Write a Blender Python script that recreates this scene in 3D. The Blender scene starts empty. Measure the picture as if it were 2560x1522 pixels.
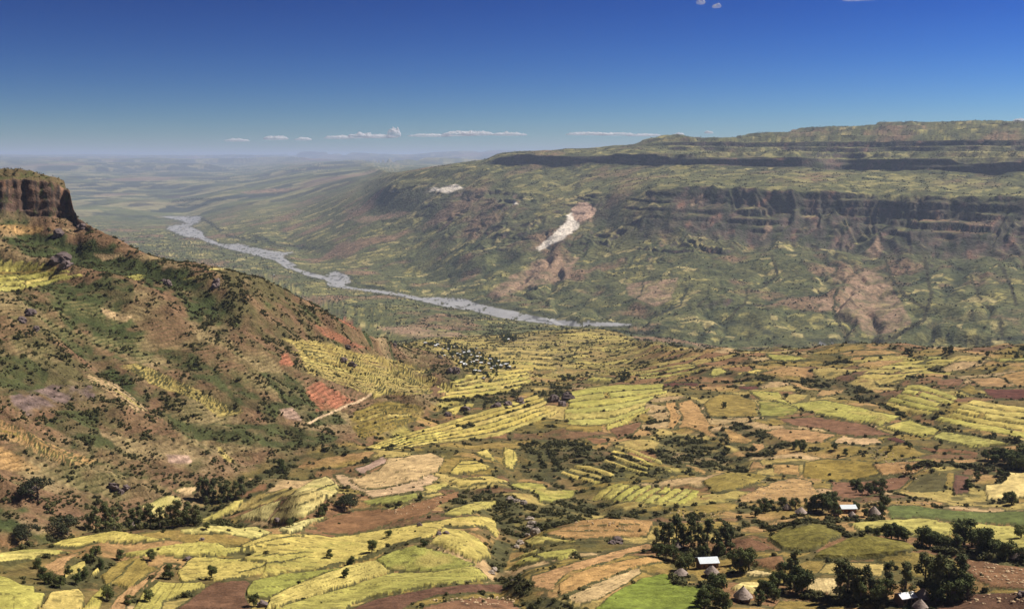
import bpy, math, random
import numpy as np
R_ = math.radians
random.seed(7)
rng = np.random.default_rng(11)
scene = bpy.context.scene
COL = scene.collection

# ------------------------------------------------------------------ camera
W0, H0, F0 = 2560.0, 1522.0, 2745.0
PITCH = math.atan((761.0 - 395.0) / F0)
cam_d = bpy.data.cameras.new('camera')
cam = bpy.data.objects.new('camera', cam_d)
COL.objects.link(cam)
cam_d.sensor_width = 36.0
cam_d.lens = 36.0 * F0 / W0
cam_d.clip_start = 1.0
cam_d.clip_end = 400000.0
cam.location = (0, 0, 0)
cam.rotation_euler = (math.pi / 2 - PITCH, 0, 0)
scene.camera = cam

# ------------------------------------------------------------------ light
SUN_AZ, SUN_EL = 66.0, 50.0           # degrees clockwise from the view direction, above the horizon
world = bpy.data.worlds.new('World')
scene.world = world
world.use_nodes = True
wn = world.node_tree
wn.nodes.clear()
sky = wn.nodes.new('ShaderNodeTexSky')
sky.sky_type = 'NISHITA'
sky.sun_disc = False
sky.sun_elevation = R_(SUN_EL)
sky.sun_rotation = R_(SUN_AZ)
sky.altitude = 2400.0
sky.air_density = 1.0
sky.dust_density = 0.35
sky.ozone_density = 3.0
bg = wn.nodes.new('ShaderNodeBackground')
bg.inputs['Strength'].default_value = 0.08
wo = wn.nodes.new('ShaderNodeOutputWorld')
# even grade of the whole sky: deeper, more saturated blue, as through a polarising filter
sk1 = wn.nodes.new('ShaderNodeVectorMath'); sk1.operation = 'SCALE'; sk1.inputs['Scale'].default_value = 0.14
sk2 = wn.nodes.new('ShaderNodeGamma'); sk2.inputs['Gamma'].default_value = 2.7
sk3 = wn.nodes.new('ShaderNodeHueSaturation'); sk3.inputs['Saturation'].default_value = 1.06
sk4 = wn.nodes.new('ShaderNodeVectorMath'); sk4.operation = 'SCALE'; sk4.inputs['Scale'].default_value = 5.1
wn.links.new(sky.outputs[0], sk1.inputs[0]); wn.links.new(sk1.outputs[0], sk2.inputs[0]); wn.links.new(sk2.outputs[0], sk3.inputs['Color'])
sk5 = wn.nodes.new('ShaderNodeVectorMath'); sk5.operation = 'MULTIPLY'; sk5.inputs[1].default_value = (0.53, 0.585, 0.76)
wn.links.new(sk3.outputs[0], sk4.inputs[0]); wn.links.new(sk4.outputs[0], sk5.inputs[0]); wn.links.new(sk5.outputs[0], bg.inputs[0])
wn.links.new(bg.outputs[0], wo.inputs[0])

sun_d = bpy.data.lights.new('sun', 'SUN')
sun_d.energy = 5.0
sun_d.angle = R_(0.53)
sun_d.color = (1.0, 0.93, 0.82)
sun = bpy.data.objects.new('sun', sun_d)
COL.objects.link(sun)
# sun direction: +Y is forward, azimuth measured towards +X
sun.rotation_euler = (R_(90 - SUN_EL), 0, R_(180 - SUN_AZ))

vs = scene.view_settings
vs.view_transform = 'Standard'
vs.look = 'None'
vs.gamma = 1.0
vs.use_curve_mapping = False
vs.exposure = 0.44
cy = scene.cycles
cy.use_denoising = True
cy.max_bounces = 5
cy.diffuse_bounces = 2
cy.glossy_bounces = 1
cy.transmission_bounces = 1
cy.transparent_max_bounces = 6
cy.volume_bounces = 1
cy.sample_clamp_indirect = 4.0

# ------------------------------------------------------------------ helpers: noise
_perm = np.random.default_rng(3).permutation(256)
_perm = np.concatenate([_perm, _perm]).astype(np.int64)
_ang = np.random.default_rng(5).random(256) * 2 * np.pi
_gx, _gy = np.cos(_ang).astype(np.float32), np.sin(_ang).astype(np.float32)

def perlin(x, y):
    xi = np.floor(x).astype(np.int64); yi = np.floor(y).astype(np.int64)
    xf = (x - xi).astype(np.float32); yf = (y - yi).astype(np.float32)
    xi &= 255; yi &= 255
    x1 = (xi + 1) & 255; y1 = (yi + 1) & 255
    def g(ix, iy, dx, dy):
        h = _perm[_perm[ix] + iy]
        return _gx[h] * dx + _gy[h] * dy
    u = xf * xf * xf * (xf * (xf * 6 - 15) + 10)
    v = yf * yf * yf * (yf * (yf * 6 - 15) + 10)
    a = g(xi, yi, xf, yf); b = g(x1, yi, xf - 1, yf)
    c = g(xi, y1, xf, yf - 1); d = g(x1, y1, xf - 1, yf - 1)
    ab = a + u * (b - a); cd = c + u * (d - c)
    return (ab + v * (cd - ab)) * 1.5

def fbm(x, y, o=4, gain=0.5):
    s = 0; a = 1.0; t = 0
    for i in range(o):
        s = s + a * perlin(x + 17.3 * i, y - 9.1 * i)
        t += a; a *= gain; x = x * 2.03; y = y * 2.03
    return s / t

def hash2(ix, iy, k=0):
    return _perm[(_perm[(ix + 31 * k) & 255] + iy) & 255].astype(np.float32) / 255.0

def voronoi(x, y):
    """cell id in 0..1, distance to nearest border (F2-F1)"""
    xi = np.floor(x).astype(np.int64); yi = np.floor(y).astype(np.int64)
    f1 = np.full(x.shape, 9.0, np.float32); f2 = f1.copy(); cid = np.zeros(x.shape, np.float32)
    for dx in (-1, 0, 1):
        for dy in (-1, 0, 1):
            cx = xi + dx; cyy = yi + dy
            px = cx + hash2(cx, cyy, 1); py = cyy + hash2(cx, cyy, 2)
            d = np.sqrt((px - x) ** 2 + (py - y) ** 2).astype(np.float32)
            m = d < f1
            f2 = np.where(m, f1, np.minimum(f2, d))
            cid = np.where(m, hash2(cx, cyy, 3), cid)
            f1 = np.where(m, d, f1)
    return cid, f2 - f1

def sstep(a, b, x):
    t = np.clip((x - a) / (b - a), 0, 1)
    return t * t * (3 - 2 * t)

def pchip(xk, yk, x):
    """monotone cubic through (xk, yk); 1-D"""
    xk = np.asarray(xk, float); yk = np.asarray(yk, float)
    h = np.diff(xk); d = np.diff(yk) / h
    m = np.zeros_like(yk)
    m[0] = d[0]; m[-1] = d[-1]
    for i in range(1, len(xk) - 1):
        if d[i - 1] * d[i] > 0:
            w1 = 2 * h[i] + h[i - 1]; w2 = h[i] + 2 * h[i - 1]
            m[i] = (w1 + w2) / (w1 / d[i - 1] + w2 / d[i])
    x = np.clip(x, xk[0], xk[-1])
    i = np.clip(np.searchsorted(xk, x) - 1, 0, len(xk) - 2)
    t = (x - xk[i]) / h[i]
    return ((1 + 2 * t) * (1 - t) ** 2 * yk[i] + t * (1 - t) ** 2 * h[i] * m[i]
            + t * t * (3 - 2 * t) * yk[i + 1] + t * t * (t - 1) * h[i] * m[i + 1])

# ------------------------------------------------------------------ pixel <-> world
CP, SP = math.cos(PITCH), math.sin(PITCH)
def ray(u, v):
    u = np.asarray(u, float); v = np.asarray(v, float)
    cx = (u - W0 / 2) / F0; cy_ = -(v - H0 / 2) / F0
    return cx, CP + SP * cy_, -SP + CP * cy_
def az_el(u, v):
    x, y, z = ray(u, v)
    return np.arctan2(x, y), z / np.hypot(x, y)
def project(x, y, z):
    d = CP * y - SP * z
    d = np.maximum(d, 1e-3)
    return W0 / 2 + F0 * x / d, H0 / 2 - F0 * (SP * y + CP * z) / d

# ------------------------------------------------------------------ terrain: profile lines (u, v, distance) or (u, None, distance, z)
LINES = [
 ('foot0', 3, [(1280, None, 2.0, -1.75)]),
 ('foot1', 3, [(1280, None, 14.0, -12)]),
 ('foot2', 6, [(1280, None, 60.0, -66)]),
 ('foot3', 44, [(1280, None, 200.0, -112)]),
 ('A', 44, [(-400, 1522, 300), (600, 1522, 300), (1280, 1522, 292), (1900, 1522, 300), (2960, 1522, 302)]),
 ('B', 50, [(-400, 1430, 335), (600, 1430, 340), (1200, 1430, 335), (1800, 1430, 340), (2960, 1430, 352)]),
 ('C', 30, [(-400, 1395, 350), (0, 1388, 352), (120, 1368, 362), (300, 1331, 390), (500, 1315, 405), (700, 1330, 400), (900, 1330, 405), (1200, 1310, 415), (1500, 1330, 405), (1800, 1340, 400), (2400, 1360, 405), (2960, 1360, 410)]),
 ('D', 40, [(-400, None, 405, -160), (0, None, 410, -163), (300, None, 440, -168), (560, None, 460, -171), (760, 1275, 470), (900, 1270, 470), (1200, 1262, 475), (1500, 1270, 470), (1800, 1270, 480), (2400, 1290, 500), (2960, 1290, 500)]),
 ('E', 60, [(-400, 1310, 470), (0, 1300, 480), (300, 1270, 515), (600, 1215, 555), (900, 1180, 565), (1200, 1180, 570), (1500, 1190, 570), (1800, 1190, 580), (2400, 1190, 605), (2960, 1190, 610)]),
 ('F', 70, [(-400, 1100, 540), (0, 1100, 560), (300, 1110, 585), (600, 1110, 615), (900, 1100, 640), (1200, 1100, 665), (1500, 1100, 680), (1800, 1100, 690), (2960, 1100, 700)]),
 ('G', 60, [(-400, 900, 630), (0, 910, 645), (300, 950, 650), (600, 980, 665), (900, 1000, 720), (1200, 1005, 800), (1500, 1000, 850), (1800, 1000, 850), (2400, 1000, 850), (2960, 1000, 850)]),
 ('H', 50, [(-400, 720, 730), (0, 740, 730), (300, 800, 730), (600, 840, 730), (900, 905, 810), (1050, 945, 900), (1200, 950, 950), (1500, 935, 1130), (1800, 930, 1000), (2400, 930, 1000), (2960, 930, 1000)]),
 ('I', 36, [(-400, 655, 800), (0, 660, 835), (300, 690, 800), (600, 725, 785), (760, 790, 810), (900, 852, 865), (1050, 905, 1120), (1200, 900, 1250), (1500, 893, 1420), (1650, 900, 1180), (1800, 898, 1080), (2100, 886, 1080), (2400, 882, 1080), (2960, 884, 1080)]),
 ('J', 40, [(-400, 515, 935), (0, 524, 935), (110, 535, 935), (165, 545, 932), (190, 562, 918), (300, 625, 850), (600, 700, 805), (760, 768, 830), (900, 834, 880), (960, 858, 960), (1050, 872, 1350), (1200, 868, 1600), (1500, 858, 1650), (1650, 888, 1240), (1800, 882, 1120), (2100, 870, 1120), (2400, 865, 1120), (2960, 870, 1120)]),
 ('K', 14, [(-400, 430, 950), (0, 447, 950), (100, 452, 950), (172, 466, 945), (186, 520, 930), (205, 548, 920), (240, 574, 900), (300, 604, 865), (400, 640, 840), (500, 664, 825), (600, 690, 815), (700, 725, 822), (760, 755, 838), (830, 790, 855), (900, 825, 890), (960, 848, 980), (1050, 858, 1500), (1200, 848, 1850), (1500, 842, 1800), (1650, 880, 1270), (1800, 876, 1150), (2100, 866, 1150), (2400, 861, 1150), (2960, 866, 1150)]),
 ('L', 16, [(-400, 400, 1060), (0, 425, 1000), (100, 440, 985), (160, 455, 970), (200, None, 965, -80), (300, None, 930, -80), (600, None, 880, -100), (760, None, 900, -122), (900, None, 960, -160), (960, None, 1080, -200), (1050, 850, 1700), (1200, 838, 2050), (1500, 835, 2050), (1650, None, 1400, -235), (1800, None, 1280, -225), (2960, None, 1280, -225)]),
 ('M', 24, [(-400, None, 1500, -120), (0, None, 1400, -150), (300, None, 1300, -230), (600, None, 1250, -260), (900, None, 1400, -280), (1050, 838, 2100), (1200, 822, 2350), (1500, 826, 2300), (1650, None, 1800, -340), (1800, None, 1700, -340), (2960, None, 1700, -330)]),
 ('N', 30, [(-400, None, 3000, -350), (0, None, 3500, -380), (200, None, 4200, -400), (300, None, 5200, -402), (450, None, 4500, -408), (550, None, 4200, -410), (650, None, 4050, -412), (760, None, 3500, -412), (900, 765, 2950), (1050, 790, 2650), (1200, 800, 2600), (1350, 815, 2560), (1500, 822, 2560), (1650, 850, 2300), (1800, 868, 2260), (2100, 872, 2230), (2960, 872, 2200)]),
 ('O', 34, [(-400, None, 5600, -415), (200, None, 6200, -418), (350, None, 6500, -420), (450, None, 6500, -420), (550, None, 5500, -420), (650, None, 4850, -420), (760, None, 4150, -420), (840, None, 3640, -420), (900, None, 3480, -420), (1050, None, 3200, -420), (1200, None, 3000, -420), (1350, None, 2830, -420), (1480, None, 2720, -420), (1650, None, 2560, -420), (1800, None, 2420, -420), (2100, None, 2380, -415), (2960, None, 2320, -415)]),
 ('P', 60, [(-400, 545, 8000), (200, 545, 8000), (350, 552, 8000), (450, 548, 8150), (550, 560, 6900), (650, 585, 5800), (760, 640, 4900), (900, 672, 4200), (1050, 700, 3900), (1200, 712, 3550), (1350, 735, 3350), (1500, 752, 3150), (1650, 768, 2950), (1800, 782, 2780), (2100, 782, 2750), (2500, 785, 2700), (2960, 785, 2700)]),
 ('Q', 60, [(-400, 515, 9200), (200, 515, 9200), (450, 525, 9200), (550, 532, 7900), (650, 545, 6800), (760, 575, 5700), (900, 610, 4700), (1050, 625, 4350), (1200, 635, 3950), (1350, 655, 3750), (1500, 670, 3570), (1650, 690, 3300), (1800, 705, 3180), (2100, 710, 3100), (2500, 718, 3000), (2960, 718, 3000)]),
 ('R', 70, [(-400, 490, 11000), (200, 490, 11000), (450, 500, 10500), (550, 508, 9000), (650, 515, 7900), (760, 530, 6700), (900, 545, 5300), (1050, 545, 4800), (1200, 560, 4300), (1350, 585, 3960), (1500, 596, 3860), (1650, 615, 3600), (1800, 618, 3540), (2100, 640, 3440), (2300, 650, 3350), (2560, 655, 3300), (2960, 655, 3280)]),
 ('S', 36, [(-400, 470, 12500), (200, 470, 12500), (450, 478, 12000), (550, 485, 10500), (650, 492, 9200), (760, 495, 7800), (900, 495, 6000), (1000, 456, 5350), (1080, 458, 5120), (1200, 470, 4800), (1350, 486, 4480), (1500, 484, 4300), (1580, 482, 4120), (1650, 478, 3980), (1800, 474, 3880), (2100, 485, 3780), (2300, 495, 3700), (2560, 505, 3620), (2960, 505, 3600)]),
 ('T', 16, [(-400, 452, 14000), (200, 452, 14000), (550, 462, 12500), (760, 470, 9000), (900, 472, 6800), (1000, 448, 5500), (1080, 448, 5200), (1200, 440, 4950), (1350, 432, 4850), (1500, 430, 4750), (1650, 425, 4600), (1800, 425, 4450), (2100, 430, 4350), (2560, 450, 4150), (2960, 450, 4100)]),
 ('U', 20, [(-400, 440, 16000), (200, 440, 16000), (550, 448, 14500), (760, 455, 10000), (900, 460, 7300), (1000, 440, 5600), (1080, 428, 5330), (1200, 415, 5150), (1350, 408, 5000), (1500, 408, 4880), (1650, 410, 4700), (1800, 414, 4540), (2000, 420, 4500), (2120, 425, 4650), (2180, 424, 4500), (2560, 428, 4280), (2960, 428, 4240)]),
 ('V', 22, [(-400, 430, 18500), (200, 430, 18500), (550, 436, 17000), (760, 440, 11500), (900, 448, 8000), (1000, 436, 5700), (1080, 424, 5400), (1200, 408, 5230), (1260, 392, 5080), (1350, 384, 5030), (1500, 387, 4910), (1650, 389, 4730), (1800, 392, 4570), (2000, 397, 4530), (2120, 402, 4720), (2180, 401, 4530), (2560, 402, 4310), (2960, 402, 4260)]),
 ('W', 14, [(-400, 421, 21500), (200, 421, 21500), (550, 426, 20500), (760, 428, 13500), (900, 440, 9000), (1000, 433, 5850), (1080, 420, 5500), (1200, 404, 5350), (1260, 386, 5250), (1350, 380, 5300), (1500, 377, 5300), (1650, 373, 5050), (1800, 371, 4980), (2100, 375, 4900), (2560, 372, 4700), (2960, 372, 4650)]),
 ('X', 14, [(-400, 413, 25000), (200, 413, 25000), (550, 416, 24500), (760, 417, 16500), (900, 430, 10500), (1000, 431, 6000), (1080, 418, 5620), (1200, 402, 5480), (1260, 384, 5400), (1350, 378, 5500), (1500, 371, 5500), (1600, 362, 5300), (1650, 358, 5200), (1800, 357, 5080), (2100, 352, 5000), (2560, 346, 4800), (2960, 346, 4750)]),
 ('Y', 16, [(-400, 404, 30000), (200, 404, 30000), (550, 406, 30000), (760, 408, 21000), (900, 418, 13500), (1000, 430, 6200), (1080, 417, 5750), (1200, 401, 5600), (1260, 383, 5550), (1400, 376, 5650), (1500, 367, 5700), (1580, 362, 5700), (1610, 350, 5500), (1650, 342, 5500), (1720, 340, 5550), (1760, 347, 5600), (1850, 341, 5600), (2000, 325, 5600), (2050, 320, 5600), (2300, 308, 5600), (2560, 305, 5500), (2960, 303, 5450)]),
 ('Z', 22, [(-400, 398, 38000), (0, 399, 38000), (550, 400, 38000), (760, 402, 27000), (900, 408, 17500), (1000, None, 7500, -120), (1080, None, 6800, -70), (1200, None, 6500, -40), (1260, None, 6500, 0), (1500, None, 7000, 20), (1650, None, 7500, 60), (2100, None, 8000, 130), (2960, None, 8000, 150)]),
 ('far1', 26, [(-400, 395, 47000), (200, 394, 47000), (500, 395, 46000), (700, 396, 36000), (760, 411, 32000), (900, 410, 28000), (1000, 407, 26000), (1200, 407, 26000), (1500, None, 20000, 0), (2960, None, 20000, 0)]),
 ('far2', 20, [(-400, 394, 55000), (0, 391, 55000), (300, 391, 55000), (500, 394, 54000), (720, 396, 45000), (760, 401, 40000), (830, 402, 36000), (1000, 402, 32000), (1200, 398, 31000), (1500, None, 30000, 0), (2960, None, 30000, 0)]),
 ('far3', 6, [(-400, 392, 64000), (500, 393, 64000), (700, 391, 52000), (760, 386, 44000), (900, 389, 40000), (1000, 394, 40000), (1100, 388, 38000), (1200, 385, 37000), (1300, 384, 38000), (1500, None, 40000, 100), (2960, None, 40000, 0)]),
 ('end', 0, [(1280, None, 68000, -500)]),
]
NC = 1080
AZ = np.concatenate([np.linspace(-R_(50.0), -R_(27.6), 60, endpoint=False), np.linspace(-R_(27.6), R_(27.6), NC - 120), np.linspace(R_(27.6), R_(50.0), 61)[1:]])
KN = len(LINES)
LR = np.zeros((KN, NC)); ZK = np.zeros((KN, NC))
for k, (nm, n, pts) in enumerate(LINES):
    a_, r_, z_ = [], [], []
    for p in pts:
        if p[1] is None:
            a, _ = az_el(p[0], 700); r = p[2]; z = p[3]
        else:
            a, e = az_el(p[0], p[1]); r = p[2]; z = r * e
        a_.append(float(a)); r_.append(math.log(r)); z_.append(float(z))
    if len(a_) == 1:
        LR[k] = r_[0]; ZK[k] = z_[0]
    else:
        LR[k] = pchip(a_, r_, AZ); ZK[k] = pchip(a_, z_, AZ)
KI = {LINES[k][0]: k for k in range(KN)}
def wob(sc, seed, o=4):
    return fbm(AZ * sc + seed, AZ * 0 + seed * 1.7, o, 0.42)
_right = sstep(-0.12, 0.02, AZ)                    # the escarpment stands right of the river
_left = sstep(-0.30, -0.34, AZ)
for nm, amp, sc, sd in (('Q', .022, 14, 3.1), ('R', .024, 12, 8.2), ('S', .026, 11, 1.9), ('T', .01, 12, 5.5), ('U', .008, 15, 2.2), ('V', .008, 17, 7.7), ('W', .012, 14, 9.4), ('X', .012, 16, 4.2)):
    LR[KI[nm]] += amp * wob(sc, sd) * _right
for nm, amp, sc, sd in (('J', .010, 60, 6.3), ('K', .012, 70, 6.6)):
    LR[KI[nm]] += amp * wob(sc, sd) * sstep(-0.37, -0.385, AZ)
for k in range(1, KN):
    LR[k] = np.maximum(LR[k], LR[k - 1] + 0.004)
# knot slopes per column (monotone), in log distance
hL = np.diff(LR, axis=0); dZ = np.diff(ZK, axis=0) / hL
MK = np.zeros_like(ZK); MK[0] = dZ[0]; MK[-1] = dZ[-1]
w1 = 2 * hL[1:] + hL[:-1]; w2 = hL[1:] + 2 * hL[:-1]
with np.errstate(all='ignore'):
    mm = (w1 + w2) / (w1 / dZ[:-1] + w2 / dZ[1:])
MK[1:-1] = np.where(dZ[:-1] * dZ[1:] > 0, mm, 0)
IDX = {LINES[k][0]: k for k in range(KN)}
rows_l, rows_z, rows_s = [], [], []
for k in range(KN - 1):
    n = LINES[k][1]
    for j in range(n):
        t = j / n
        rows_l.append(LR[k] + t * hL[k])
        rows_z.append((1 + 2 * t) * (1 - t) ** 2 * ZK[k] + t * (1 - t) ** 2 * hL[k] * MK[k]
                      + t * t * (3 - 2 * t) * ZK[k + 1] + t * t * (t - 1) * hL[k] * MK[k + 1])
        rows_s.append(k + t)
rows_l.append(LR[-1]); rows_z.append(ZK[-1]); rows_s.append(KN - 1)
RR = np.exp(np.array(rows_l)); Z = np.array(rows_z); S = np.array(rows_s)[:, None] * np.ones((1, NC))
NR = RR.shape[0]
AA = np.ones((NR, 1)) * AZ[None]
X = RR * np.sin(AA); Y = RR * np.cos(AA)
print('grid', NR, NC)

def srange(a, b, fa=0.3, fb=0.3):
    """soft mask: 1 between profile lines a and b"""
    return sstep(IDX[a] - fa, IDX[a] + fa, S) * (1 - sstep(IDX[b] - fb, IDX[b] + fb, S))

def inpoly(px, py, poly):
    ins = np.zeros(px.shape, bool)
    n = len(poly)
    for i in range(n):
        x0, y0 = poly[i]; x1, y1 = poly[(i + 1) % n]
        if y0 == y1: continue
        c = ((y0 > py) != (y1 > py)) & (px < (x1 - x0) * (py - y0) / (y1 - y0) + x0)
        ins ^= c
    return ins

def polydist(px, py, pts, closed):
    d = np.full(px.shape, 1e9)
    n = len(pts)
    for i in range(n if closed else n - 1):
        x0, y0 = pts[i]; x1, y1 = pts[(i + 1) % n]
        dx, dy = x1 - x0, y1 - y0
        t = np.clip(((px - x0) * dx + (py - y0) * dy) / (dx * dx + dy * dy + 1e-9), 0, 1)
        d = np.minimum(d, (px - x0 - t * dx) ** 2 + (py - y0 - t * dy) ** 2)
    return np.sqrt(d)

# pixel position of the smooth terrain and whether the camera sees it (used only to read places off the photograph)
U0, V0 = project(X, Y, Z)
EL = Z / RR
VIS = EL >= np.maximum.accumulate(EL, axis=0) - 1e-4

HILL = [(-500, 1345), (120, 1355), (330, 1312), (470, 1290), (560, 1215), (690, 1150), (880, 1108), (950, 1092), (1010, 1060), (1075, 1020), (1110, 985), (1180, 950), (1120, 900), (1000, 868), (900, 800), (700, 690), (300, 500), (200, 380), (-500, 300)]
NEARROW = S < IDX['L'] + 0.5
hill = (inpoly(U0, V0, HILL) & NEARROW & (S > IDX['C'] + 0.5)).astype(np.float32)
# soften the hill mask
def blur(m, n=3):
    for _ in range(n):
        m = (m + np.roll(m, 1, 0) + np.roll(m, -1, 0)) / 3
        m = (m + np.roll(m, 1, 1) + np.roll(m, -1, 1)) / 3
    return m
hillS = blur(hill, 10)

# ------------------------------------------------------------------ relief
near = 1 - sstep(1300, 2200, RR)
dz = near * sstep(150, 280, RR) * (6.4 * fbm(X / 85, Y / 85, 3) + 1.3 * fbm(X / 27 + 3, Y / 27, 2) + 0.9 * fbm(X / 15, Y / 15, 3))
GULLY = '''
3 42 1240,1290 1246,1340 1230,1395 1240,1440 1290,1500 1330,1540
3.5 44 1500,1268 1420,1262 1350,1275 1310,1320 1275,1380 1250,1430
2.5 32 1120,1245 1180,1255 1240,1275 1300,1300
3 30 1300,1180 1400,1190 1480,1215
2.5 26 1700,1085 1780,1120 1850,1160
3 22 2020,950 2120,965 2200,1000 2260,1035
'''
for line in GULLY.strip().splitlines():
    t_ = line.split(); pl = [tuple(float(c) for c in p.split(',')) for p in t_[2:]]
    gd = np.where((RR < 1400) & VIS & (RR > 230), polydist(U0, V0 * 1.0, pl, False), 999)
    dz -= float(t_[0]) * np.exp(-(gd / float(t_[1])) ** 2)
for hu, hv, su, sv, hh in ((1100, 1365, 120, 40, 4), (1500, 1312, 110, 22, 4), (2010, 1347, 75, 26, 3.5), (2160, 1372, 110, 20, 2.5), (1880, 1362, 45, 12, 2.5), (480, 1332, 170, 16, 3), (1520, 1015, 140, 36, 6), (750, 1255, 90, 36, 4), (1270, 1040, 110, 24, 5), (2100, 1030, 160, 24, 4), (1830, 1210, 80, 18, 3.5), (2380, 1010, 130, 30, 4)):
    dz += hh * np.exp(-((U0 - hu) / su) ** 2 - ((V0 - hv) / sv) ** 2) * (RR < 1400) * (RR > 230)
dz += srange('H', 'L') * sstep(0.10, 0.16, AA) * near * 7 * fbm(X / 120, Y / 170, 3)
# spurs and gullies running down the hillside
hd = np.array([0.86, -0.51]); hn = np.array([0.51, 0.86])
hc = X * hn[0] + Y * hn[1]; ha = X * hd[0] + Y * hd[1]
warp = 30 * fbm(X / 160, Y / 160, 2)
rid = 1 - np.abs(fbm((hc + warp) / 75, ha / 420, 3)) * 2.2
benchm = srange('E', 'J')
dz += hillS * benchm * 9.0 * (rid - 0.5)
dz += hillS * benchm * 2.2 * fbm(X / 22, Y / 22, 4)
# round knoll with terraces in the valley
kx, ky = 1850 * math.sin(0.052), 1850 * math.cos(0.052)
kd2 = ((X - kx) / 115) ** 2 + ((Y - ky) / 150) ** 2
dz += 13 * np.exp(-kd2) * (1 + 0.25 * fbm(X / 40, Y / 40, 3))
# escarpment: buttresses and ravines
rt = sstep(-0.16, -0.02, AA)
tang = AA * 3800.0
gul = np.abs(fbm(tang / 260 + 0.6 * fbm(RR / 300, tang / 500, 2), RR / 1500, 4, 0.55))
rtc = sstep(0.09, 0.19, AA)
msc = srange('R', 'S', 0.8, 0.15) * (0.3 + 0.7 * rtc) * rt
dz += srange('O', 'Z', 0.2, 0.2) * rt * 3.0 * fbm(X / 60, Y / 60, 4, 0.6)
rg2 = np.abs(fbm(tang / 70 + 1.5 * fbm(RR / 160, tang / 160, 3), RR / 300, 3, 0.6))
dz += srange('P', 'S', 0.5, 0.15) * rt * np.where(S > IDX['R'] - 0.3, 1.0, 0.35) * (0.15 + 0.85 * sstep(-0.25, 0.3, fbm(tang / 330 + 5, RR / 300, 3))) * (11 - 46 * np.minimum(rg2, 0.4))
dz += msc * (26 - 105 * gul) * 0.75
gul2 = np.abs(fbm(tang / 420 + 0.9 * fbm(RR / 420, tang / 380, 3) + 3.3, RR / 1300, 3, 0.55))
mlow = srange('O', 'R', 0.25, 0.5) * rt
dz += mlow * (70 * np.minimum(gul2, 0.24) - 8)
dz += (srange('O', 'W') * rt) * 16 * fbm(X / 380, Y / 380, 4)
mup = srange('S', 'Z', 0.2, 0.2) * rt
dz += mup * 9 * fbm(X / 180, Y / 180, 3)
# far valley and plain
mfar = sstep(6000, 9000, RR) * (1 - rt * sstep(4500, 5000, RR) * (S < IDX['Z']))
dz += mfar * (35 * fbm(X / 1500, Y / 1500, 4) + 60 * np.abs(fbm(X / 4200, Y / 2600, 4)) - 12)
mesa = sstep(0.0, 0.12, fbm(X / 5200 + 1.3, Y / 3600, 4, 0.45))
dz += sstep(15000, 22000, RR) * (1 - sstep(50000, 60000, RR)) * (1 - rt * (S < IDX['Z'])) * 105 * mesa
tRS = np.clip(S - IDX['R'], 0, 1)
gRS = np.where(tRS < 0.84, 0.66 * tRS, 0.5544 + (tRS - 0.84) / 0.16 * 0.4456)
dz += ((S >= IDX['R']) & (S <= IDX['S'])) * rtc * (gRS - tRS) * (ZK[IDX['S']] - ZK[IDX['R']])[None]
valley = srange('M', 'O', 0.2, 0.15)
dz += valley * 12 * fbm(X / 220, Y / 220, 4)
Z = Z + dz
# strata: the cliffs stand in steps
def stair(z, h, sharp=0.18):
    q = z / h; f = q - np.floor(q)
    return (np.floor(q) + sstep(0.5 - sharp, 0.5 + sharp, f)) * h
mst = np.clip(srange('R', 'S', 0.1, 0.2) * sstep(IDX['R'] + 0.35, IDX['R'] + 0.6, S) + srange('U', 'V', 0.3, 0.3) * 0.8 / np.maximum(rtc, 0.4), 0, 1) * rt * np.maximum(rtc, 0.25) * sstep(-0.35, 0.15, fbm(X / 260 + 4, Y / 260, 3))
wz = 12 * fbm(X / 420, Y / 420, 3) + 3 * fbm(X / 50, Y / 50, 3)
Z = Z + 0.8 * mst * (stair(Z + wz, 27.0, 0.08) - (Z + wz))
mbut = srange('J', 'L', 0.15, 0.1) * (U0 < 230) * NEARROW
wb = 7.0 * fbm(X / 20, Y / 20, 4)
Z = Z + mbut * (0.45 * (stair(Z + wb, 8.0, 0.12) - (Z + wb)) + 1.6 * fbm(X / 6, Y / 6, 3))
mtop = srange('V', 'Z', 0.2, 0.1) * rtc
wz2 = 12 * fbm(X / 300 + 9, Y / 300, 3)
Z = Z + mtop * 0.9 * (stair(Z + wz2, 24.0, 0.10) - (Z + wz2))
# narrow field terraces on the hillside and the spur below it
mter = np.clip(hillS * srange('E', 'J') * sstep(0.0, 0.25, fbm(X / 120 + 9, Y / 120, 3) + 0.08), 0, 1)
wt = 3 * fbm(X / 60, Y / 60, 3) + 0.5 * fbm(X / 9, Y / 9, 2)
TSTEP = 1.6
tq = (Z + wt) / TSTEP
tfr = tq - np.floor(tq)
Z = Z + 0.75 * mter * (stair(Z + wt, TSTEP, 0.15) - (Z + wt))

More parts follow.
